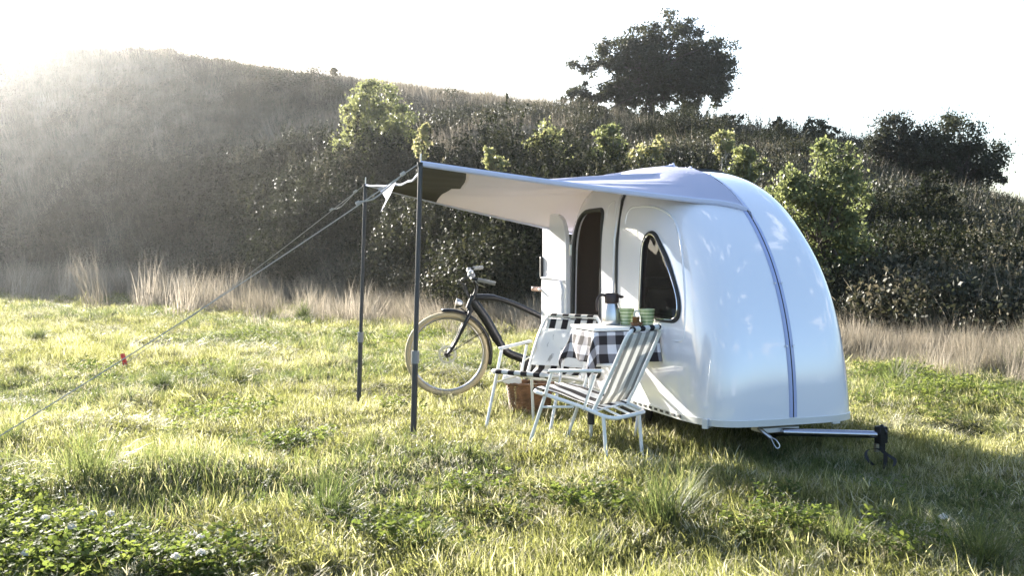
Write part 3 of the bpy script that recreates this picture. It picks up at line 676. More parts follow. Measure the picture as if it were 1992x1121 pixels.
closedtube('side_moulding', rpoly([(.34, .66, .06), (.36, .95, .2), (.56, 1.36, .25), (.80, 1.47, .2), (1.13, 1.47, .08), (1.13, .66, .06)], 8), .010, M['paint'], -.0065)
closedtube('door_moulding', rpoly([(1.30, .30, .05), (1.30, 1.52, .08), (1.42, 1.52, .08), (1.42, .30, .05)], 6), .008, M['paint'], -.0045)
# window
win = closedtube('window', WIN, .013, M['rubber'], .002)
def inset(poly, d):
    c = Vector((sum(p[0] for p in poly)/len(poly), sum(p[1] for p in poly)/len(poly))); return [tuple(Vector(p)+(c-Vector(p)).normalized()*d) for p in poly]
closedtube('chrome_trim', inset(WIN, .010), .005, M['chrome'], .012, win)
wp = inset(WIN, .004); yw = [y_side(t, z)+.006 for t, z in wp]
cy_ = (sum(p[0] for p in wp)/len(wp), sum(p[1] for p in wp)/len(wp))
mk('pane', [(-t, yv, z) for (t, z), yv in zip(wp, yw)]+[(-cy_[0], y_side(*cy_)+.006, cy_[1])], [(i, (i+1) % len(wp), len(wp)) for i in range(len(wp))], M['glass'], win)
# door frame and open door leaf folded back against the rear
closedtube('door_frame', DOOR, .016, M['rubber'], .001)
hx = 1.985
door = None
leafp = [(hx+.005+(hx-t)*.95, z) for t, z in DOOR]
def leafpt(t, z, off):   # swung open 172 degrees: drifts slightly outwards towards its free edge
    return (-t, -.515-off-(t-hx)*.02, z)
n = len(leafp); cc = (hx+.27, .9)
def leafsurf(name, poly, y0, y1, m, par):
    v = [leafpt(t, z, y0) for t, z in poly]+[leafpt(t, z, y1) for t, z in poly]; n = len(poly)
    f = [tuple(range(n)), tuple(range(2*n-1, n-1, -1))]+[(i, i+n, (i+1) % n+n, (i+1) % n) for i in range(n)]
    o = mk(name, v, f, m, par, smooth=False); fixn(o); b = o.modifiers.new('bevel', 'BEVEL'); b.width = .006; b.segments = 2; b.limit_method = 'ANGLE'; return o
door = leafsurf('door', leafp, 0, .035, M['paint'], caravan)
tag(door, 'open white door leaf folded back')
leafsurf('storage_pocket', rpoly([(hx+.07, .40, .03), (hx+.07, .93, .03), (hx+.13, .99, .04), (hx+.47, .99, .03), (hx+.47, .40, .03)]), .035, .05, M['paint'], door)
MB().tube([leafpt(hx+.47, .99, .05), leafpt(hx+.08, .99, .052)], .008, 6).build('pocket_rim', M['paint'], door)
MB().box(leafpt(hx+.475, 1.07, .045), (.03, .022, .16)).build('handle', M['rubber'], door, bevel=.006)
MB().tube([leafpt(hx+.49, .90, .035), leafpt(hx+.475, .90, .07), leafpt(hx+.44, .895, .075)], .008, 6).build('latch', M['steel'], door)
for z in (1.2, .5): MB().tube([(-hx-.01, -.515, z-.04), (-hx-.01, -.515, z+.04)], .014, 8).build('hinge', M['steel'], caravan)
# interior fittings
MB().box((-1.75, .05, .55), (.9, .75, .04)).build('bench', M['inner'], caravan)
MB().box((-1.75, .12, .64), (.84, .60, .13)).build('seat_cushion', M['cushion'], caravan, bevel=.04)
MB().box((-1.80, .22, .955), (.8, .10, .075)).build('shelf', M['strap'], caravan, bevel=.01)
MB().box((-1.80, .24, .80), (.8, .12, .22), Matrix.Rotation(-.10, 3, 'X')).build('back_cushion', M['cushion'], caravan, bevel=.04)
MB().box((-.62, .0, .62), (.6, .8, .05)).build('bench', M['inner'], caravan)
MB().box((-.48, -.22, .83), (.10, .30, .36), Matrix.Rotation(.2, 3, 'Y')).build('cushion', M['cushred'], caravan, bevel=.03)
MB().box((-.75, .2, .72), (.45, .5, .12)).build('seat_cushion', M['cushred'], caravan, bevel=.03)
# base rail following the body outline
def outline(off, z, tmax=None):
    out = []
    ys = np.concatenate([np.linspace(0, .8, 12), 1-(np.linspace(.2**.5, .02, 24))**2])
    for yv in ys:
        rm = (1-yv**PP)**(1/13); out.append((T1-T1*rm-off*(1-yv**6), yv*(BW+off)))
    out.append((T1, BW+off))
    back = []
    for yv in ys[::-1]:
        rm = (1-yv**PP)**(1/10); back.append((T1+T2*rm+off, yv*(BW+off)))
    return out+back
ol = outline(.005, 0); full = [(-t, y, 0) for t, y in ol]+[(-t, -y, 0) for t, y in ol[::-1][1:-1]]
v = []; f = []
n = len(full)
sec = [(0, -.004), (0, -.040), (-.010, -.042), (-.010, -.004)]
cx, cyy = -1.1, 0
for (x, y, _) in full:
    nx, ny = (x-cx)*.4, (y-cyy); l = math.hypot(nx, ny); nx /= l; ny /= l
    for (o_, dz) in sec: v.append((x+nx*o_, y+ny*o_, Z0+.008+dz))
for i in range(n):
    j = (i+1) % n
    for k in range(4): f.append((i*4+k, i*4+(k+1) % 4, j*4+(k+1) % 4, j*4+k))
mb = MB(); mb.add(v, f); rail = mb.build('base_rail', M['alu'], caravan, sharp=30)
for k in range(9):       # slots of the perforated part of the rail
    t = .36+k*.072; MB().box((-t, -BW-.0065, Z0-.013), (.034, .004, .014)).build('slot', M['rubber'], rail, smooth=False)
MB().box((-.02, .30, Z0-.02), (.012, .05, .05)).build('joint_plate', M['alu'], rail)
MB().box((-.13, -.47, Z0-.02), (.03, .07, .05), Matrix.Rotation(.7, 3, 'Z')).build('joint_plate', M['alu'], rail)
# seam strip down the nose
def nose(t): return z_top(t, 0)
sp = []
for z in np.linspace(Z0+.01, 1.35, 40):
    # t on the profile for this z
    v_ = 1-((z-Z0)/HH)**2.24; sp.append((T1-T1*v_**(1/2.24), z))
while sp[-1][0] < 1.16: t = sp[-1][0]+.04; sp.append((t, nose(t)))
def strip(name, width, off, m, y0=0, wv=1):
    v = []; f = []
    for i, (t, z) in enumerate(sp):
        t0, z0_ = sp[max(i-1, 0)]; t1_, z1_ = sp[min(i+1, len(sp)-1)]; tx_, tz_ = t1_-t0, z1_-z0_; l = math.hypot(tx_, tz_); nx, nz_ = -tz_/l, tx_/l
        for yv, o_ in ((-width/2, off*.2), (-width/2, off), (0, off*1.15), (width/2, off), (width/2, off*.2)): v.append((-(t+nx*o_), y0+yv, z+nz_*o_))
    for i in range(len(sp)-1):
        for k in range(4): f.append((i*5+k, i*5+k+1, i*5+6+k, i*5+5+k))
    return mk(name, v, f, m, caravan)
seam = strip('seam_strip', .046, .005, M['seamgrey'])
strip('seam_line', .006, .0075, M['rubber'])
for z in (1.0, .65): 
    v_ = 1-((z-Z0)/HH)**2.24; t = T1-T1*v_**(1/2.24)
    for s in (-1, 1): MB().lathe([(.001, 0), (.006, .001), (.006, .004), (.001, .005)], (-t+.008, s*.022, z), 8, Matrix.Rotation(R(70), 3, 'Y')).build('screw', M['steel'], seam)
# underside: axle, wheels, tow bar
MB().box((-1.2, 0, Z0-.07), (.05, .74, .05)).build('axle', M['blacksteel'], caravan)
MB().box((-1.1, 0, Z0-.045), (1.6, .10, .06)).build('chassis_beam', M['blacksteel'], caravan)
for s in (-1, 1):
    MB().lathe([(.17, -.03), (.205, -.025), (.22, 0), (.205, .025), (.17, .03)], (-1.2, s*.38, .21), 28, Matrix.Rotation(R(90), 3, 'X')).build('wheel', M['rubber'], caravan)
MB().box((-.10, -.05, Z0-.065), (.12, .24, .028)).build('tow_bracket', M['alu'], caravan, bevel=.004)
iw = Matrix.Rotation(-car_rz, 4, 'Z') @ Matrix.Translation(-CAR)
def wl(p): return iw @ Vector(p)
p0 = at(1525, 841, 5.56); p1 = at(1708, 846, 5.5)
MB().tube([wl(at(1502, 850, 5.85)), wl(at(1512, 843, 5.62)), wl(p0), wl(p0.lerp(p1, .5)), wl(p1)], [.014, .018, .022, .022, .021], 14).build('tow_bar', M['barsteel'], caravan)
h = MB(); h.box(wl(at(1714, 846, 5.49)), (.05, .05, .09)); h.tube([wl(at(1708, 832, 5.49)), wl(at(1716, 828, 5.48)), wl(at(1724, 842, 5.47)), wl(at(1714, 856, 5.49)), wl(at(1706, 848, 5.49))], .009, 8)
h.box(wl(at(1712, 866, 5.49)), (.04, .04, .06))
h.build('hitch_clamp', M['blacksteel'], caravan, bevel=.004)
st = MB()
def ribbon(mb, pts, wdt, dirv):
    pts = curve(pts, 8); v = []; dirv = Vector(dirv)
    for p in pts: v += [p-dirv*wdt/2, p+dirv*wdt/2]
    nn = len(v); v += [Vector(q)+Vector((0, .003, 0)) for q in v]
    f = [(2*i, 2*i+1, 2*i+3, 2*i+2) for i in range(len(pts)-1)]+[(nn+2*i+2, nn+2*i+3, nn+2*i+1, nn+2*i) for i in range(len(pts)-1)]
    mb.add(v, f)
strapo = empty('hanging_strap_dummy'); bpy.data.objects.remove(strapo)
st = MB(); dv = (.5, .6, .3)
ribbon(st, [wl(at(1708, 868, 5.47)), wl(at(1718, 880, 5.45)), wl(at(1730, 888, 5.42)), wl(at(1741, 896, 5.4)), wl(at(1738, 908, 5.38))], .022, dv)
ribbon(st, [wl(at(1722, 880, 5.44)), wl(at(1706, 874, 5.44)), wl(at(1688, 876, 5.43)), wl(at(1684, 886, 5.42)), wl(at(1690, 898, 5.4)), wl(at(1700, 906, 5.4))], .018, dv)
ribbon(st, [wl(at(1722, 880, 5.44)), wl(at(1722, 900, 5.42)), wl(at(1721, 915, 5.4))], .03, (1, 0, 0))
st.build('hitch_strap', M['strap'], caravan)
MB().box(wl(at(1705, 872, 5.46)), (.02, .02, .045)).build('strap_buckle', M['steel'], caravan)
pin = MB(); pin.tube([wl(at(1475, 833, 5.55)), wl(at(1500, 853, 5.5))], .011, 8)
pin.tube(curve([wl(at(1500, 853, 5.5)), wl(at(1506, 866, 5.48)), wl(at(1512, 873, 5.47)), wl(at(1517, 868, 5.47)), wl(at(1510, 857, 5.48)), wl(at(1501, 852, 5.5))], 5), .003, 5)
pin.build('safety_cable', M['steel'], caravan)
MB().tube([(-.95, -.48, Z0-.04), (-.86, -.55, .03)], .011, 8).build('support_leg', M['alu'], caravan)

# ------------------------------------------------------------------ awning
PA = Vector((-.541, 5.89, 1.703)); PF = Vector((-1.154, 7.84, 1.717))
NA, NJ0, NJ = 130, 12, 70
def attach(a):
    if a < .5:
        t = .47+(1.42-.47)*(a/.5)**.9; z = z_top(t, 0); return LW(t, 0, z+.010+.038*max(0, (a-.2)/.3)**2 if a > .2 else z+.010)
    f = (a-.5)/.5; t = 1.42+.80*f; y = -.36*f**2; z = z_top(min(t, 2.24), y) or 1.3; return LW(t, y, z+.014+.034*max(0, 1-f*1.5))
def poleside(a):
    p = PA.lerp(PF, a); c = 4*a*(1-a); inw = (attach(a)-p).normalized()
    return p+Vector((0, 0, -.055*c))+inw*.11*c
G = []
for i in range(NA+1):
    a = i/NA; Q = poleside(a); Pt = attach(a); bb = .14+.20*a**1.4; row = []
    for j in range(NJ+1):
        b_ = bb*j/NJ0 if j <= NJ0 else bb+(1-bb)*(j-NJ0)/(NJ-NJ0)
        p = Q.lerp(Pt, b_); e = math.sin(PI*a)**.7 if 0 < a < 1 else 0
        p.z -= (.05*e+.012)*4*b_*(1-b_)
        # folds fanning out from the roof peak and slack ripples along the span
        g = b_**1.6; cr_ = lambda q: 1-2*abs(math.sin(q))**.55
        p.z += .013*e*g*cr_(a*23+1.4*b_)*1.8+.010*e*g*cr_(a*47+.8)+.004*e*b_*cr_(a*31+3*b_)
        p.z += .010*e*math.sin(PI*b_)*math.sin(a*17+b_*5)+.004*e*math.sin(a*31-b_*9)
        row.append(p)
    # the cloth is pulled taut over whatever part of the roof stands in its way
    ob = []
    for j, p in enumerate(row):
        l = iw @ p; zt = z_top(-l.x, l.y); ob.append(zt+.018 if zt is not None else -9)
    z0s = Q.z; z1s = row[-1].z; hull = [(0, z0s)]
    for j in range(1, NJ+1):
        zz = ob[j] if j < NJ else z1s
        if zz < -5: continue
        while len(hull) > 1 and (hull[-1][1]-hull[-2][1])*(j-hull[-2][0]) <= (zz-hull[-2][1])*(hull[-1][0]-hull[-2][0]): hull.pop()
        hull.append((j, zz))
    hj = [h[0] for h in hull]; hzv = [h[1] for h in hull]
    for j in range(NJ+1):
        base = z0s+(z1s-z0s)*j/NJ; lift = float(np.interp(j, hj, hzv))-base
        row[j].z += max(lift, 0) if 0 < j < NJ else 0
        if ob[j] > -5 and j < NJ: row[j].z = max(row[j].z, ob[j])
    G.append(row)
def gridmesh(name, j0, j1, m, parent):
    v = [p for r_ in G for p in r_[j0:j1+1]]; w_ = j1-j0+1
    f = [(i*w_+j, i*w_+j+1, (i+1)*w_+j+1, (i+1)*w_+j) for i in range(NA) for j in range(w_-1)]
    o = mk(name, v, f, m, parent); s = o.modifiers.new('s', 'SOLIDIFY'); s.thickness = .0015; s.offset = 0; return o
awn = empty('awning', (0, 0, 0)); tag(awn, 'off white canvas awning stretched from the caravan roof to two thin poles', 'awning')
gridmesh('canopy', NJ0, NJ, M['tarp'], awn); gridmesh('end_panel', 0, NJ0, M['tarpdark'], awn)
hm = MB()
hm.tube([G[0][j]+Vector((0, -.004, 0)) for j in range(0, NJ+1, 2)], .011, 6, flat=1.6); hm.tube([G[NA][j] for j in range(0, NJ+1, 2)], .008, 6)
hm.tube([G[i][0] for i in range(NA+1)], .008, 6); hm.tube([G[i][NJ]+Vector((0, 0, .003)) for i in range(NA+1)], .006, 6)
hm.build('hem', M['hem'], awn)
# loose corner of cloth hanging from the free end
m0 = int(NA*.72); c0 = G[m0][0]
dF = Vector((-.28, .9, 0)).normalized(); fv = [c0-dF*.22+Vector((0, 0, .012)), c0+dF*.50+Vector((-.02, 0, .018)), c0+dF*.20+Vector((-.02, 0, -.045)), c0+Vector((-.03, 0, -.10)), c0+Vector((-.07, 0, -.19)), c0-dF*.08+Vector((-.012, 0, -.065))]
o = mk('corner_flap', fv, [(0, 1, 2, 3, 5), (5, 3, 4)], M['hem'], awn, smooth=False); s = o.modifiers.new('s', 'SOLIDIFY'); s.thickness = .002
MB().tube([G[0][NJ], G[0][NJ]+Vector((.02, -.01, -.015)), LW(.40, 0, z_top(.4, 0)+.01)], .004, 6).build('corner_hook', M['steel'], awn)
def pole(base, top, label):
    e = empty('awning_pole', base); b = Vector(base); tp = Vector(top)-b
    MB().tube([(0, 0, -.05), tp*.32], .018, 12).build('lower_tube', M['pole'], e)
    MB().tube([tp*.32, tp], .0145, 12).build('upper_tube', M['pole'], e)
    MB().tube([tp*.30, tp*.345], .024, 12).build('clamp', M['polejoint'], e)
    MB().tube([tp, tp*1.035], .005, 8).build('spike', M['steel'], e)
    MB().tube([tp*.99, tp*1.004], .02, 12).build('cap', M['rubber'], e)
    return tag(e, label, 'pole', 'poles holding up the awning')
pole((-.587, 5.89, ground_z(-.587, 5.89)), PA, 'nearer of the two dark grey awning poles, in front of the bicycle wheel')
pole((-1.21, 7.84, ground_z(-1.21, 7.84)), PF, 'farther of the two dark grey awning poles, left of the bicycle')
def rope(p0, p1, label, sag=.03, knot=True):
    o = MB(); pts = []
    for i in range(21):
        f = i/20; p = Vector(p0).lerp(Vector(p1), f); p.z -= sag*4*f*(1-f); pts.append(p)
    o.tube(pts, .0032, 6)
    if knot:
        d = (Vector(p1)-Vector(p0)).normalized(); a = Vector(p0)+d*.10; c = Vector(p0)+d*.42
        o.tube(curve([a, a+Vector((0, 0, -.02))+d*.1, c-d*.1+Vector((0, 0, -.035)), c], 5), .0045, 6); o.tube([a, a+d*.03], .012, 6); o.tube([c, c+d*.025], .011, 6)
    x = o.build('guy_rope', M['rope']); tag(x, label, 'rope', 'guy ropes of the awning'); return x
pegN = Vector((-2.93, 5.18, ground_z(-2.93, 5.18)+.02)); pegF = Vector((-3.95, 10.1, ground_z(-3.95, 10.1)+.06))
rope(PA+Vector((-.01, 0, .0)), pegN, 'pale guy rope from the nearer awning pole running out of the picture on the left')
rope(PF+Vector((-.01, 0, .0)), pegF, 'pale guy rope from the farther awning pole down to the red peg flag')
pe = empty('tent_peg', pegF); MB().tube([(0, 0, -.12), (0, 0, .06)], .008, 8).build('pin', M['steel'], pe)
rb = MB(); ribbon(rb, [(0, -.01, .12), (.02, -.02, .07), (.035, -.02, .01)], .045, (1, 0, .1)); rb.build('flag', M['red'], pe)
tag(pe, 'tent peg with a small red flag at the end of the farther guy rope', 'tent peg')

# ------------------------------------------------------------------ folding chairs
def chair(loc, facing, W, label, S=1.0, cushion=False, lift=.03, alift=0):
    f = Vector(facing).normalized(); e = empty('folding_chair', (loc[0], loc[1], ground_z(*loc)), math.atan2(f.y, f.x)); hw = W/2
    def P(x, y, z): return Vector((x*S, y, z*S+(lift if .2 < z < .37 else alift if .45 < z < .53 else 0)))
    for s in (-1, 1):
        MB().tube([P(.29, s*hw, -.02), P(.14, s*hw, .33), P(.09, s*hw, .50)], .0105, 8).build('front_leg', M['whitemetal'], e)
        MB().tube([P(-.27, s*(hw-.01), -.02), P(-.245, s*(hw-.01), .245)], .0105, 8).build('rear_leg', M['whitemetal'], e)
        ar = MB(); ar.box(P(-.07, s*hw, .512), (.36*S, .032, .018), Matrix.Rotation(R(4), 3, 'Y')); ar.build('armrest', M['whitemetal'], e, bevel=.006)
        MB().tube([P(-.20, s*hw, .50), P(-.12, s*(hw-.005), .275)], .009, 8).build('arm_strut', M['whitemetal'], e)
        sc_ = MB()
        for q in (P(.14, s*hw, .33),): sc_.lathe([(.001, 0), (.008, 0), (.008, .006), (.001, .008)], (q.x, q.y-s*.0+(-.018 if s < 0 else .012), q.z), 8, Matrix.Rotation(R(90), 3, 'X'))
        sc_.build('bolt', M['steel'], e)
    r_ = .09
    ring = [P(.25, -hw+r_, .345), P(.22, -hw+.02, .34), P(.14, -hw+.012, .33), P(-.10, -hw+.012, .285), P(-.24, -hw+.012, .25), P(-.29, -hw+.04, .24), P(-.31, -hw+r_, .24),
            P(-.31, hw-r_, .24), P(-.29, hw-.04, .24), P(-.24, hw-.012, .25), P(-.10, hw-.012, .285), P(.14, hw-.012, .33), P(.22, hw-.02, .34), P(.25, hw-r_, .345)]
    MB().tube(curve(ring, 5, closed=True), .0115, 8, closed=True).build('seat_frame', M['whitemetal'], e)
    bk = [P(-.17, -hw+.02, .265), P(-.28, -hw+.02, .50), P(-.375, -hw+.02, .69), P(-.395, -hw+.04, .735), P(-.40, -hw+.09, .75), P(-.40, hw-.09, .75), P(-.395, hw-.04, .735), P(-.375, hw-.02, .69), P(-.28, hw-.02, .50), P(-.17, hw-.02, .265)]
    MB().tube(curve(bk, 5), .0115, 8).build('back_frame', M['whitemetal'], e)
    for yv in (-hw*.5, 0, hw*.5): MB().tube([P(-.19, yv, .275), P(-.31, yv, .24)], .007, 6).build('rear_strut', M['whitemetal'], e)
    MB().tube([P(-.18, -hw+.02, .272), P(-.18, hw-.02, .272)], .008, 8).build('cross_bar', M['whitemetal'], e)
    MB().tube([P(.17, -hw, .26), P(-.05, -hw+.01, .28)], .007, 6).build('brace', M['whitemetal'], e); MB().tube([P(.17, hw, .26), P(-.05, hw-.01, .28)], .007, 6).build('brace', M['whitemetal'], e)
    def sheet(name, prof, wy, m, sag=.0):
        v = []; ff = []; NY = 8
        for (x, z, sg) in prof:
            for k in range(NY+1):
                yv = (k/NY*2-1); v.append(P(x, yv*wy, z-sg*(1-yv*yv)))
        for i in range(len(prof)-1):
            for k in range(NY): q = i*(NY+1)+k; ff.append((q, q+1, q+NY+2, q+NY+1))
        o = mk(name, v, ff, m, e); s = o.modifiers.new('s', 'SOLIDIFY'); s.thickness = .003; s.offset = 0; return o
    th = [k*PI/6 for k in range(-3, 10)]
    wrap = [(.25-.014*math.sin(a_)*-1*0+.0145*math.cos(a_-PI/2), .345+.0145*math.sin(a_-PI/2)*-1, 0) for a_ in th]
    front = [(.25+.0145*math.sin(a_), .345+.0145*math.cos(a_), 0) for a_ in [PI*1.05, PI*.85, PI*.65, PI*.45, PI*.25, 0]]
    seat = front+[(.2, .352, .008), (.12, .345, .02), (.02, .325, .028), (-.08, .302, .024), (-.19, .28, .01)]
    sheet('seat', seat, hw-.045, M['stripe'])
    topw = [(-.40-.0145*math.sin(a_), .75+.0145*math.cos(a_), 0) for a_ in [PI*1.1, PI*.8, PI*.5, PI*.25, 0, -PI*.25, -PI*.5]]
    back = [(-.39, .728, 0), (-.375, .69, -.0), (-.33, .60, .006), (-.282, .50, .008), (-.235, .40, .006), (-.19, .30, 0)]
    bk_ = sheet('backrest', back, hw-.05, M['stripe'] if cushion else M['stripeback'])
    hem_ = sheet('backrest_sleeve', topw, hw-.05, M['stripe']); hem_.parent = bk_
    tag(e, label, 'chair', 'striped folding chairs at the small table'); return e
chair((.415, 5.66), (-.78, .63, 0), .38, 'nearer white folding chair seen from behind with striped canvas, in front of the small table', 1.0)
ch2 = chair((.185, 6.52), (-.58, -.815, 0), .49, 'farther white folding chair facing the camera with a white cushion, left of the small table', 1.0, True, .075, .055)
# cushion on the far chair
f2 = Vector((-.58, -.815, 0)); e2 = empty('cushion', ch2.location, ch2.rotation_euler[2]); v = []; f = []
nx_, nz_ = 14, 14
for sgn in (1, -1):
    for i in range(nx_+1):
        for j in range(nz_+1):
            a_ = i/nx_*2-1; b_ = j/nz_*2-1; th_ = .016*((1-a_**8)*(1-b_**8))**.6+.004*math.sin(a_*7+b_*5)
            up = .545+b_*.12; back_x = -.215-(up-.36)*.49
            v.append((back_x+.04+.012*math.sin(a_*3+b_*2)+sgn*th_*.85, a_*(.205+.006*math.sin(b_*6)), up+sgn*th_*.5))
m_ = (nx_+1)*(nz_+1)
for s in range(2):
    for i in range(nx_):
        for j in range(nz_): q = s*m_+i*(nz_+1)+j; f.append((q, q+1, q+nz_+2, q+nz_+1) if s else (q, q+nz_+1, q+nz_+2, q+1))
def printed():
    m = clothmat('white_printed_cotton', (.84, .84, .82), .25, .3); t = m.node_tree; b = t.nodes['Principled BSDF']
    tcn = t.nodes.new('ShaderNodeTexCoord'); n1 = t.nodes.new('ShaderNodeTexNoise'); n1.inputs['Scale'].default_value = 13; n1.inputs['Detail'].default_value = 6
    mpn = t.nodes.new('ShaderNodeMapping'); mpn.inputs['Scale'].default_value = (1, 1.6, .7); t.links.new(tcn.outputs['Object'], mpn.inputs[0])
    r = t.nodes.new('ShaderNodeValToRGB'); r.color_ramp.elements[0].position = .60; r.color_ramp.elements[1].position = .66; r.color_ramp.elements[0].color = (.84, .84, .82, 1); r.color_ramp.elements[1].color = (.3, .3, .3, 1)
    t.links.new(mpn.outputs[0], n1.inputs['Vector']); t.links.new(n1.outputs['Fac'], r.inputs[0]); t.links.new(r.outputs[0], b.inputs['Base Color']); return m
mk('cushion_cover', v, f, printed(), e2); tag(e2, 'white cushion with a faint grey print leaning on the farther chair backrest', 'cushion')

# ------------------------------------------------------------------ table, cloth and tableware
TZ = .735
def TL(a, b, z): return (-(.60+a), -.515-b, z)      # caravan-local; a along wall, b outwards
tb = empty('folding_table', CAR, car_rz); TA, TB = .33, .42
MB().box(TL(TA/2, TB/2, TZ-.010), (TA+.03, TB+.03, .020)).build('tabletop', M['whitemetal'], tb, bevel=.004)
MB().tube([TL(.18, TB-.05, TZ-.02), TL(.18, TB-.05, .20)], .016, 10).build('leg', M['alu'], tb)
MB().tube([TL(.18, TB-.05, .24), TL(.18, TB-.05, .14)], .021, 10).build('leg_clamp', M['rubber'], tb)
MB().tube([TL(.18, TB-.05, .16), TL(.18, TB-.05, -.02)], .011, 10).build('leg_foot', M['alu'], tb)
MB().tube([TL(.06, .02, TZ-.03), TL(.06, TB*.6, TZ-.03)], .009, 8).build('brace', M['alu'], tb)
tag(tb, 'small folding table on one central leg attached to the caravan side', 'table')
cl = []; uv = []; NAg, NBg = 64, 60; ov = .19; BO = .18
for i in range(NAg+1):
    for j in range(NBg+1):
        a_ = -ov+(TA+2*ov)*i/NAg; b_ = .006+(TB+BO)*j/NBg
        ca = min(max(a_, 0), TA); cb = min(b_, TB); da, db = a_-ca, b_-cb; e_ = math.hypot(da, db)
        if e_ > 0:
            ux, uy = da/e_, db/e_; out = .008+.035*min(1, e_/.1)*(1+.6*math.sin(a_*22+b_*19))*(.35+e_*2)
            cor = abs(ux*uy)*2; out += .05*cor*e_/.1*(.5)
            p = TL(ca+ux*out, cb+uy*out, TZ-.026-max(0, e_-.006)*.985)
        else: p = TL(a_, b_, TZ-.026)
        cl.append(p); uv.append((a_, b_))
f = [(i*(NBg+1)+j, i*(NBg+1)+j+1, (i+1)*(NBg+1)+j+1, (i+1)*(NBg+1)+j) for i in range(NAg) for j in range(NBg)]
tco = mk('tablecloth', [Matrix.Translation(CAR) @ Matrix.Rotation(car_rz, 4, 'Z') @ Vector(p) for p in cl], f, M['check'])
ul = tco.data.uv_layers.new(name='UVMap')
for l in tco.data.loops: ul.data[l.index].uv = uv[l.vertex_index]
s = tco.modifiers.new('s', 'SOLIDIFY'); s.thickness = .0025; s.offset = 1
tag(tco, 'black and white checked tablecloth hanging from under the white top of the small folding table', 'tablecloth')
ZT = TZ+.001
def onpt(px, d): return Vector(((px-996)/FPX*d, d, ZT))
te = empty('thermos_jug', onpt(1190, 6.10), .2)
MB().lathe([(.001, 0), (.052, 0), (.056, .006), (.056, .03), (.050, .08), (.040, .115), (.036, .13)], n=32).build('body', M['steel'], te)
lid = MB(); lid.lathe([(.037, .128), (.043, .132), (.045, .175), (.041, .188), (.036, .192), (.001, .193)], n=28); lid.tube(curve([(.04, 0, .175), (.065, 0, .168), (.07, 0, .176)], 4), .010, 8); lid.build('lid', M['brownplastic'], te)
MB().tube(curve([(-.04, 0, .178), (-.07, 0, .18), (-.09, 0, .155), (-.096, 0, .11), (-.09, 0, .085)], 5), .007, 8, flat=1.3).build('handle', M['brownplastic'], te)
tag(te, 'steel thermos jug with dark brown lid and curved handle standing on the table', 'thermos')
def mug(p, rz, label):
    e = empty('mug', p, rz); e.scale = (1.04, 1.04, 1.08); pr = [(.001, .004), (.034, 0), (.037, .004)]
    for k in range(13):
        z = .006+.084*k/12; pr.append((.036+.010*(z/.09)**1.3+(.0014 if k % 2 else -.0006), z))
    pr += [(.046, .093), (.0435, .093), (.040, .07), (.034, .012), (.001, .010)]
    MB().lathe(pr, n=32, cap=False).build('cup', M['mug'], e, sharp=70)
    MB().tube(curve([(-.043, 0, .078), (-.066, 0, .080), (-.074, 0, .062), (-.066, 0, .04), (-.05, 0, .022), (-.038, 0, .012)], 5), .0055, 8, flat=1.2).build('handle', M['mughandle'], e)
    tag(e, label, 'mug', 'green mugs on the table'); return e
M['mughandle'] = mat('cream_glaze', (.62, .62, .5), .25, 0, .5)
mug(onpt(1219, 6.08), .1, 'green ribbed mug next to the thermos, behind the amber bowl')
mug(onpt(1259, 6.0), -.1, 'green ribbed mug at the caravan wall, right of the amber bowl')
be = empty('bowl', onpt(1238, 5.95)); MB().lathe([(.001, 0), (.028, 0), (.037, .014), (.041, .022), (.038, .022), (.030, .008), (.001, .006)], n=24, cap=False).build('dish', M['amber'], be)
MB().lathe([(.001, .008), (.022, .008), (.022, .052), (.020, .054), (.001, .054)], (0.0, .02, .002), n=16).build('candle_glass', M['amber'], be)
tag(be, 'small amber dish holding a brown glass between the two mugs', 'dish')

# ------------------------------------------------------------------ bicycle
BK = Vector((-.533, 8.2, ground_z(-.533, 8.2)+.035)); bd_ = Vector((.992, .12, 0)).normalized()
bike = empty('bicycle', BK, math.atan2(bd_.y, bd_.x)); bike.scale = (.94, .94, .94); tag(bike, 'black electric city bicycle with cream tyres parked beyond the awning poles', 'bicycle')
def bp(px, py, y=0): return Vector(((px-870)/222, y, .365+(680-py)/222))
def wheel(cx):
    we = MB()
    N = 48; Rr = .345
    we.tube([(cx+Rr*math.cos(2*PI*k/N), 0, .365+Rr*math.sin(2*PI*k/N)) for k in range(N)], .025, 10, closed=True)
    wo = we.build('wheel', M['tire'], bike)
    rm = MB(); rm.tube([(cx+.318*math.cos(2*PI*k/N), 0, .365+.318*math.sin(2*PI*k/N)) for k in range(N)], .011, 8, closed=True, flat=1.0); rm.build('rim', M['steel'], wo)
    sp_ = MB()
    for k in range(32):
        a_ = 2*PI*k/32; s = 1 if k % 2 else -1; a2 = a_+.5*s*(1 if k % 4 < 2 else -1)
        sp_.tube([(cx+.02*math.cos(a2), s*.03, .365+.02*math.sin(a2)), (cx+.312*math.cos(a_), 0, .365+.312*math.sin(a_))], .0013, 4)
    sp_.build('spokes', M['steel'], wo)
    hb = MB(); hb.lathe([(.022, -.045), (.03, -.03), (.018, -.02), (.018, .02), (.03, .03), (.022, .045)], (cx, 0, .365), 16, Matrix.Rotation(R(90), 3, 'X'))
    hb.build('hub', M['blacksteel'], wo)
    d = MB(); d.lathe([(.06, -.001), (.08, -.001), (.08, .001), (.06, .001), (.06, -.001)], (cx, -.035, .365), 32, Matrix.Rotation(R(90), 3, 'X'), cap=False)
    for k in range(5): a_ = 2*PI*k/5; d.tube([(cx, -.035, .365), (cx+.06*math.cos(a_), -.035, .365+.06*math.sin(a_))], .004, 4)
    d.build('brake_disc', M['steel'], wo)
wheel(0); wheel(1.13)
fr = MB()
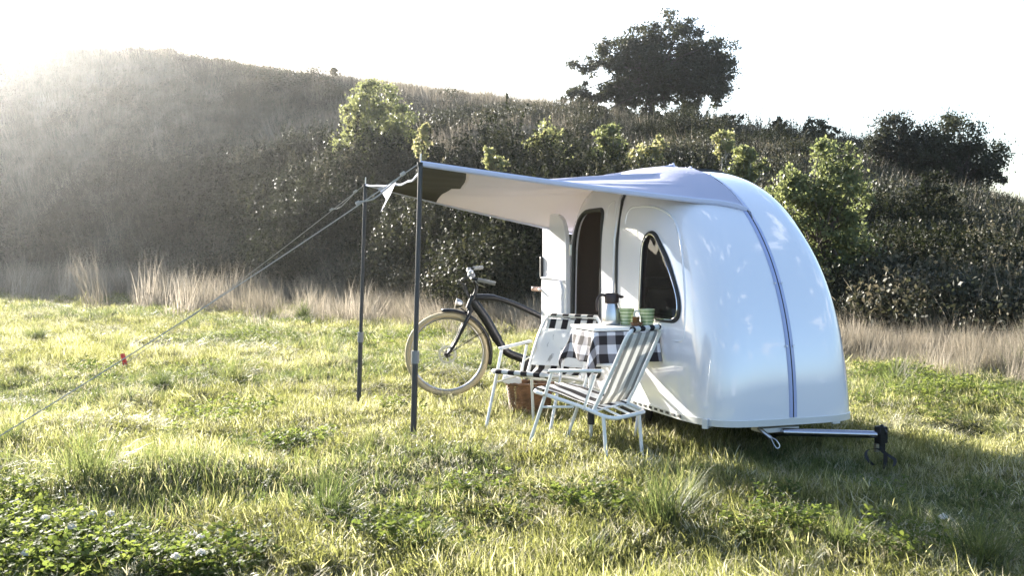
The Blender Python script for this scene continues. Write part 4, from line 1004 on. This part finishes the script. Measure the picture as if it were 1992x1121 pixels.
fr.tube(curve([bp(912, 592), bp(922, 566)], 4), .03, 12)
fr.tube(curve([bp(925, 570), bp(960, 571), bp(1000, 583), bp(1050, 606), bp(1080, 625)], 6), [.030]*7+[.024]*18, 10)
fr.tube(curve([bp(920, 578), bp(945, 612), bp(968, 652), bp(985, 676), bp(1010, 688), bp(1035, 696)], 6), [.042]*13+[.036]*18, 12)
fr.tube(curve([bp(1036, 700), bp(1052, 650), bp(1068, 600)], 5), .022, 10)
for s in (-1, 1):
    fr.tube(curve([bp(1036, 706, s*.02), bp(1080, 700, s*.05), (1.13, s*.06, .365)], 5), .013, 8); fr.tube(curve([bp(1066, 610, s*.02), (1.13, s*.06, .365)], 3), .010, 8)
fr.build('frame', M['blacksteel'], bike)
mo = MB(); mo.lathe([(.05, -.06), (.085, -.05), (.09, 0), (.085, .05), (.05, .06)], bp(1032, 706), 20, Matrix.Rotation(R(90), 3, 'X')); mo.build('motor', M['blacksteel'], bike)
cgd = MB(); N = 32; cgd.tube([tuple(bp(1040, 712, -.07)+Vector((.125*math.cos(2*PI*k/N), 0, .125*math.sin(2*PI*k/N)))) for k in range(N)], .008, 6, closed=True); cgd.build('chain_guard', M['mughandle'], bike)
ck = MB(); ck.tube([bp(1040, 712, -.09), bp(1015, 735, -.11)], .011, 8); ck.box(bp(1013, 737, -.16), (.09, .10, .025)); ck.build('crank', M['blacksteel'], bike)
fk = MB(); fk.tube([bp(916, 590), bp(914, 598)], .032, 12)
for s in (-1, 1): fk.tube(curve([bp(914, 598, s*.03), bp(909, 610, s*.055), bp(897, 634, s*.055), bp(884, 660, s*.055), bp(870, 680, s*.05)], 5), [.018]*11+[.014]*10, 10)
fk.build('fork', M['blacksteel'], bike)
fe_ = []; N = 30
for k in range(N+1):
    a_ = R(97-112*k/N); fe_.append((.39*math.cos(a_), 0, .365+.39*math.sin(a_)))
v = []; f = []
for (x, _, z) in fe_:
    n_ = Vector((x, 0, z-.365)).normalized()
    for yv, o_ in ((-.03, -.018), (-.022, 0), (0, .006), (.022, 0), (.03, -.018)): v.append(Vector((x, yv, z))+n_*o_)
for i in range(N):
    for k in range(4): f.append((i*5+k, i*5+k+1, i*5+6+k, i*5+5+k))
fo = mk('front_mudguard', v, f, M['blacksteel'], bike); s_ = fo.modifiers.new('s', 'SOLIDIFY'); s_.thickness = .004
stv = MB(); 
for s in (-1, 1): stv.tube([(0.0, s*.05, .365), (.33, s*.03, .365+.20)], .003, 5)
stv.build('mudguard_stay', M['blacksteel'], bike)
hl = MB(); hl.lathe([(.012, -.035), (.03, -.02), (.04, .01), (.044, .03), (.001, .036)], bp(893, 582), 18, Matrix.Rotation(R(-80), 3, 'Y')); hl.build('headlight', M['steel'], bike)
MB().tube([bp(895, 590), bp(905, 597), bp(912, 600)], .006, 6).build('headlight_bracket', M['blacksteel'], bike)
sm = MB(); sm.tube(curve([bp(922, 568), bp(927, 552), bp(922, 538)], 4), .017, 10); sm.build('stem', M['blacksteel'], bike)
hbv = MB()
hbv.tube(curve([bp(930, 545, -.05), bp(922, 535, -.02), bp(918, 533, .03)], 4), .013, 8)
for s in (-1, 1): hbv.tube(curve([bp(922, 534, 0), bp(915, 531-7*max(s, 0), s*.12), bp(914, 532-16*max(s, 0), s*.22), bp(924, 534-20*max(s, 0), s*.26), bp(951+(-6 if s > 0 else 6), 542-30*max(s, 0), s*.30)], 5), .012, 8)
hbo = hbv.build('handlebar', M['blacksteel'], bike)
for s in (-1, 1): MB().tube([bp(925, 534-20*max(s, 0), s*.26), bp(951+(-6 if s > 0 else 6), 541-29*max(s, 0), s*.30)], .018, 10).build('grip', M['cushion'], bike)
dp = MB(); dp.box(bp(917, 527, 0), (.06, .09, .045), Matrix.Rotation(R(-25), 3, 'Y')); dp.box(bp(913, 517, 0.04), (.035, .05, .05)); dp.build('display', M['polejoint'], bike, bevel=.01)
MB().lathe([(.001, -.012), (.024, -.010), (.026, 0), (.02, .014), (.001, .02)], bp(914, 520, -.12), 14).build('bell', M['steel'], bike)
cb = MB()
for q in range(4): cb.tube(curve([bp(918, 530, -.15+.09*q), bp(898-2*q, 532+4*q, -.12+.09*q), bp(896+3*q, 545, -.05+.04*q), bp(914, 572, 0)], 6), .0035, 5)
cb.build('brake_cables', M['rubber'], bike)
for s in (-1, 1): MB().tube(curve([bp(918, 533, s*.22), bp(925, 542, s*.25), bp(938, 548, s*.28)], 4), .005, 6).build('brake_lever', M['steel'], bike)
sd_ = MB(); sd_.tube([bp(1036+34, 596), bp(1074, 560)], .014, 8); sd_.build('seat_post', M['steel'], bike)
v = []; f = []; n_ = 12
for i in range(13):
    t = i/12; x = .155+t*0; px_ = 1036+t*62; wv = .02+.065*(t**1.8); zz = 553+2*math.sin(t*PI)-3*t
    for k in range(n_):
        a_ = 2*PI*k/n_; c_ = bp(px_, zz); v.append((c_.x, wv*math.cos(a_), c_.z+.018*math.sin(a_)*(1 if math.sin(a_) > 0 else 1.3)))
for i in range(12):
    for k in range(n_): f.append((i*n_+k, i*n_+(k+1) % n_, (i+1)*n_+(k+1) % n_, (i+1)*n_+k))
f += [tuple(range(n_))[::-1], tuple(12*n_+k for k in range(n_))]
M['saddle'] = mat('tan_leather', (.3, .2, .15), .4, bump=.1)
mk('saddle', v, f, M['saddle'], bike)
ks = MB(); ks.tube([bp(1050, 712, -.06), bp(1062, 757, -.20)], .009, 8); ks.build('kickstand', M['blacksteel'], bike)

# ------------------------------------------------------------------ wicker basket
bs = empty('wicker_basket', (.13, 7.26, ground_z(.13, 7.26)-.01), 0)
bs.scale = (.84, .84, .9)
def bask(z): return (.165+.035*z/.25, .115+.02*z/.25)
wv = MB(); nst = 34
for k in range(nst):
    a_ = 2*PI*k/nst; wv.tube([(bask(0)[0]*math.cos(a_), bask(0)[1]*math.sin(a_), 0), (bask(.25)[0]*math.cos(a_), bask(.25)[1]*math.sin(a_), .25)], .0035, 5)
wv.build('stakes', M['wicker'], bs)
wr = MB()
for q in range(20):
    z = .008+q*.0122; rx_, ry_ = bask(z); N = nst*4
    wr.tube([((rx_+.004*math.cos(nst/2*2*PI*k/N*1.0+PI*(q % 2)))*math.cos(2*PI*k/N), (ry_+.004*math.cos(nst/2*2*PI*k/N+PI*(q % 2)))*math.sin(2*PI*k/N), z) for k in range(N)], .0052, 5, closed=True)
wr.build('weave', M['wicker'], bs)
rb_ = MB()
for q in range(2): rb_.tube([((.205+.004*math.sin(k*.9+q*PI))*math.cos(2*PI*k/60), (.14+.004*math.sin(k*.9+q*PI))*math.sin(2*PI*k/60), .254+.005*math.cos(k*.9+q*PI)) for k in range(60)], .009, 6, closed=True)
rb_.build('rim', M['wicker'], bs)
MB().lathe([(.001, .01), (1, .01)], n=24, cap=False)
bb_ = MB(); bb_.v = [(.165*math.cos(2*PI*k/24), .115*math.sin(2*PI*k/24), .006) for k in range(24)]; bb_.f = [tuple(range(24))]; bb_.build('bottom', M['wicker'], bs)
tag(bs, 'brown wicker basket standing on the grass under the folding chairs', 'basket')
lv = empty('folded_cloth', (.0, 7.26, bs.location.z+.22)); MB().box((0, 0, .03), (.14, .16, .06), Matrix.Rotation(.3, 3, 'Y')).build('cloth', M['whitecloth'], lv, bevel=.02)
tag(lv, 'white folded cloth sticking out of the left side of the wicker basket', 'cloth')

# ------------------------------------------------------------------ clover flowers
fl_p = [(103, 1006), (88, 1043), (140, 1055), (180, 1028), (215, 1025), (262, 1055), (375, 1045), (390, 1052), (140, 1092), (342, 1115), (50, 1102), (1835, 1012), (390, 1100)]
def flower(px, py):
    d = 1.15*FPX/(py+45-500); x = (px-996)/FPX*d; z = ground_z(x, d); e = empty('clover_flower', (x, d, z))
    MB().tube([(0, 0, 0), (.004, 0, .06), (0, .003, .115)], .0014, 5).build('stem', M['clover'], e)
    n = 70; v = rng.normal(0, 1, (n, 3)); v /= np.linalg.norm(v, axis=1)[:, None]; v[:, 2] = np.abs(v[:, 2])*1.0-.25
    h = quads('flower_head', leaf_polys(np.array([0, 0, .122])+v*.014, .008, v), 4, M['flower']); h.parent = e
    tag(e, 'small white clover flower among the foreground grass', 'flower', 'white clover flowers in the grass'); return e
M['flower'] = vegmat('white_clover_petal', (.7, .68, .6), (.8, .78, .74), None, .3, .6, .2, 1.0)
for q in fl_p: flower(*q)

# ------------------------------------------------------------------ hazy backlit air; its sunward glow also stands in for lens glare
hzm = bpy.data.materials.new('haze_and_glare'); hzm.use_nodes = True; t = hzm.node_tree; t.nodes.remove(t.nodes['Principled BSDF'])
pv = t.nodes.new('ShaderNodeVolumePrincipled'); pv.inputs['Density'].default_value = .00052; pv.inputs['Anisotropy'].default_value = .9; pv.inputs['Color'].default_value = (.97, .985, 1, 1)
t.links.new(pv.outputs[0], t.nodes['Material Output'].inputs['Volume'])
hb = MB().box((0, 0, 7.5), (700, 700, 21)).build('haze', hzm, smooth=False); tag(hb, 'thin bright haze over the meadow and the hill, also standing in for lens glare', kind='stuff')
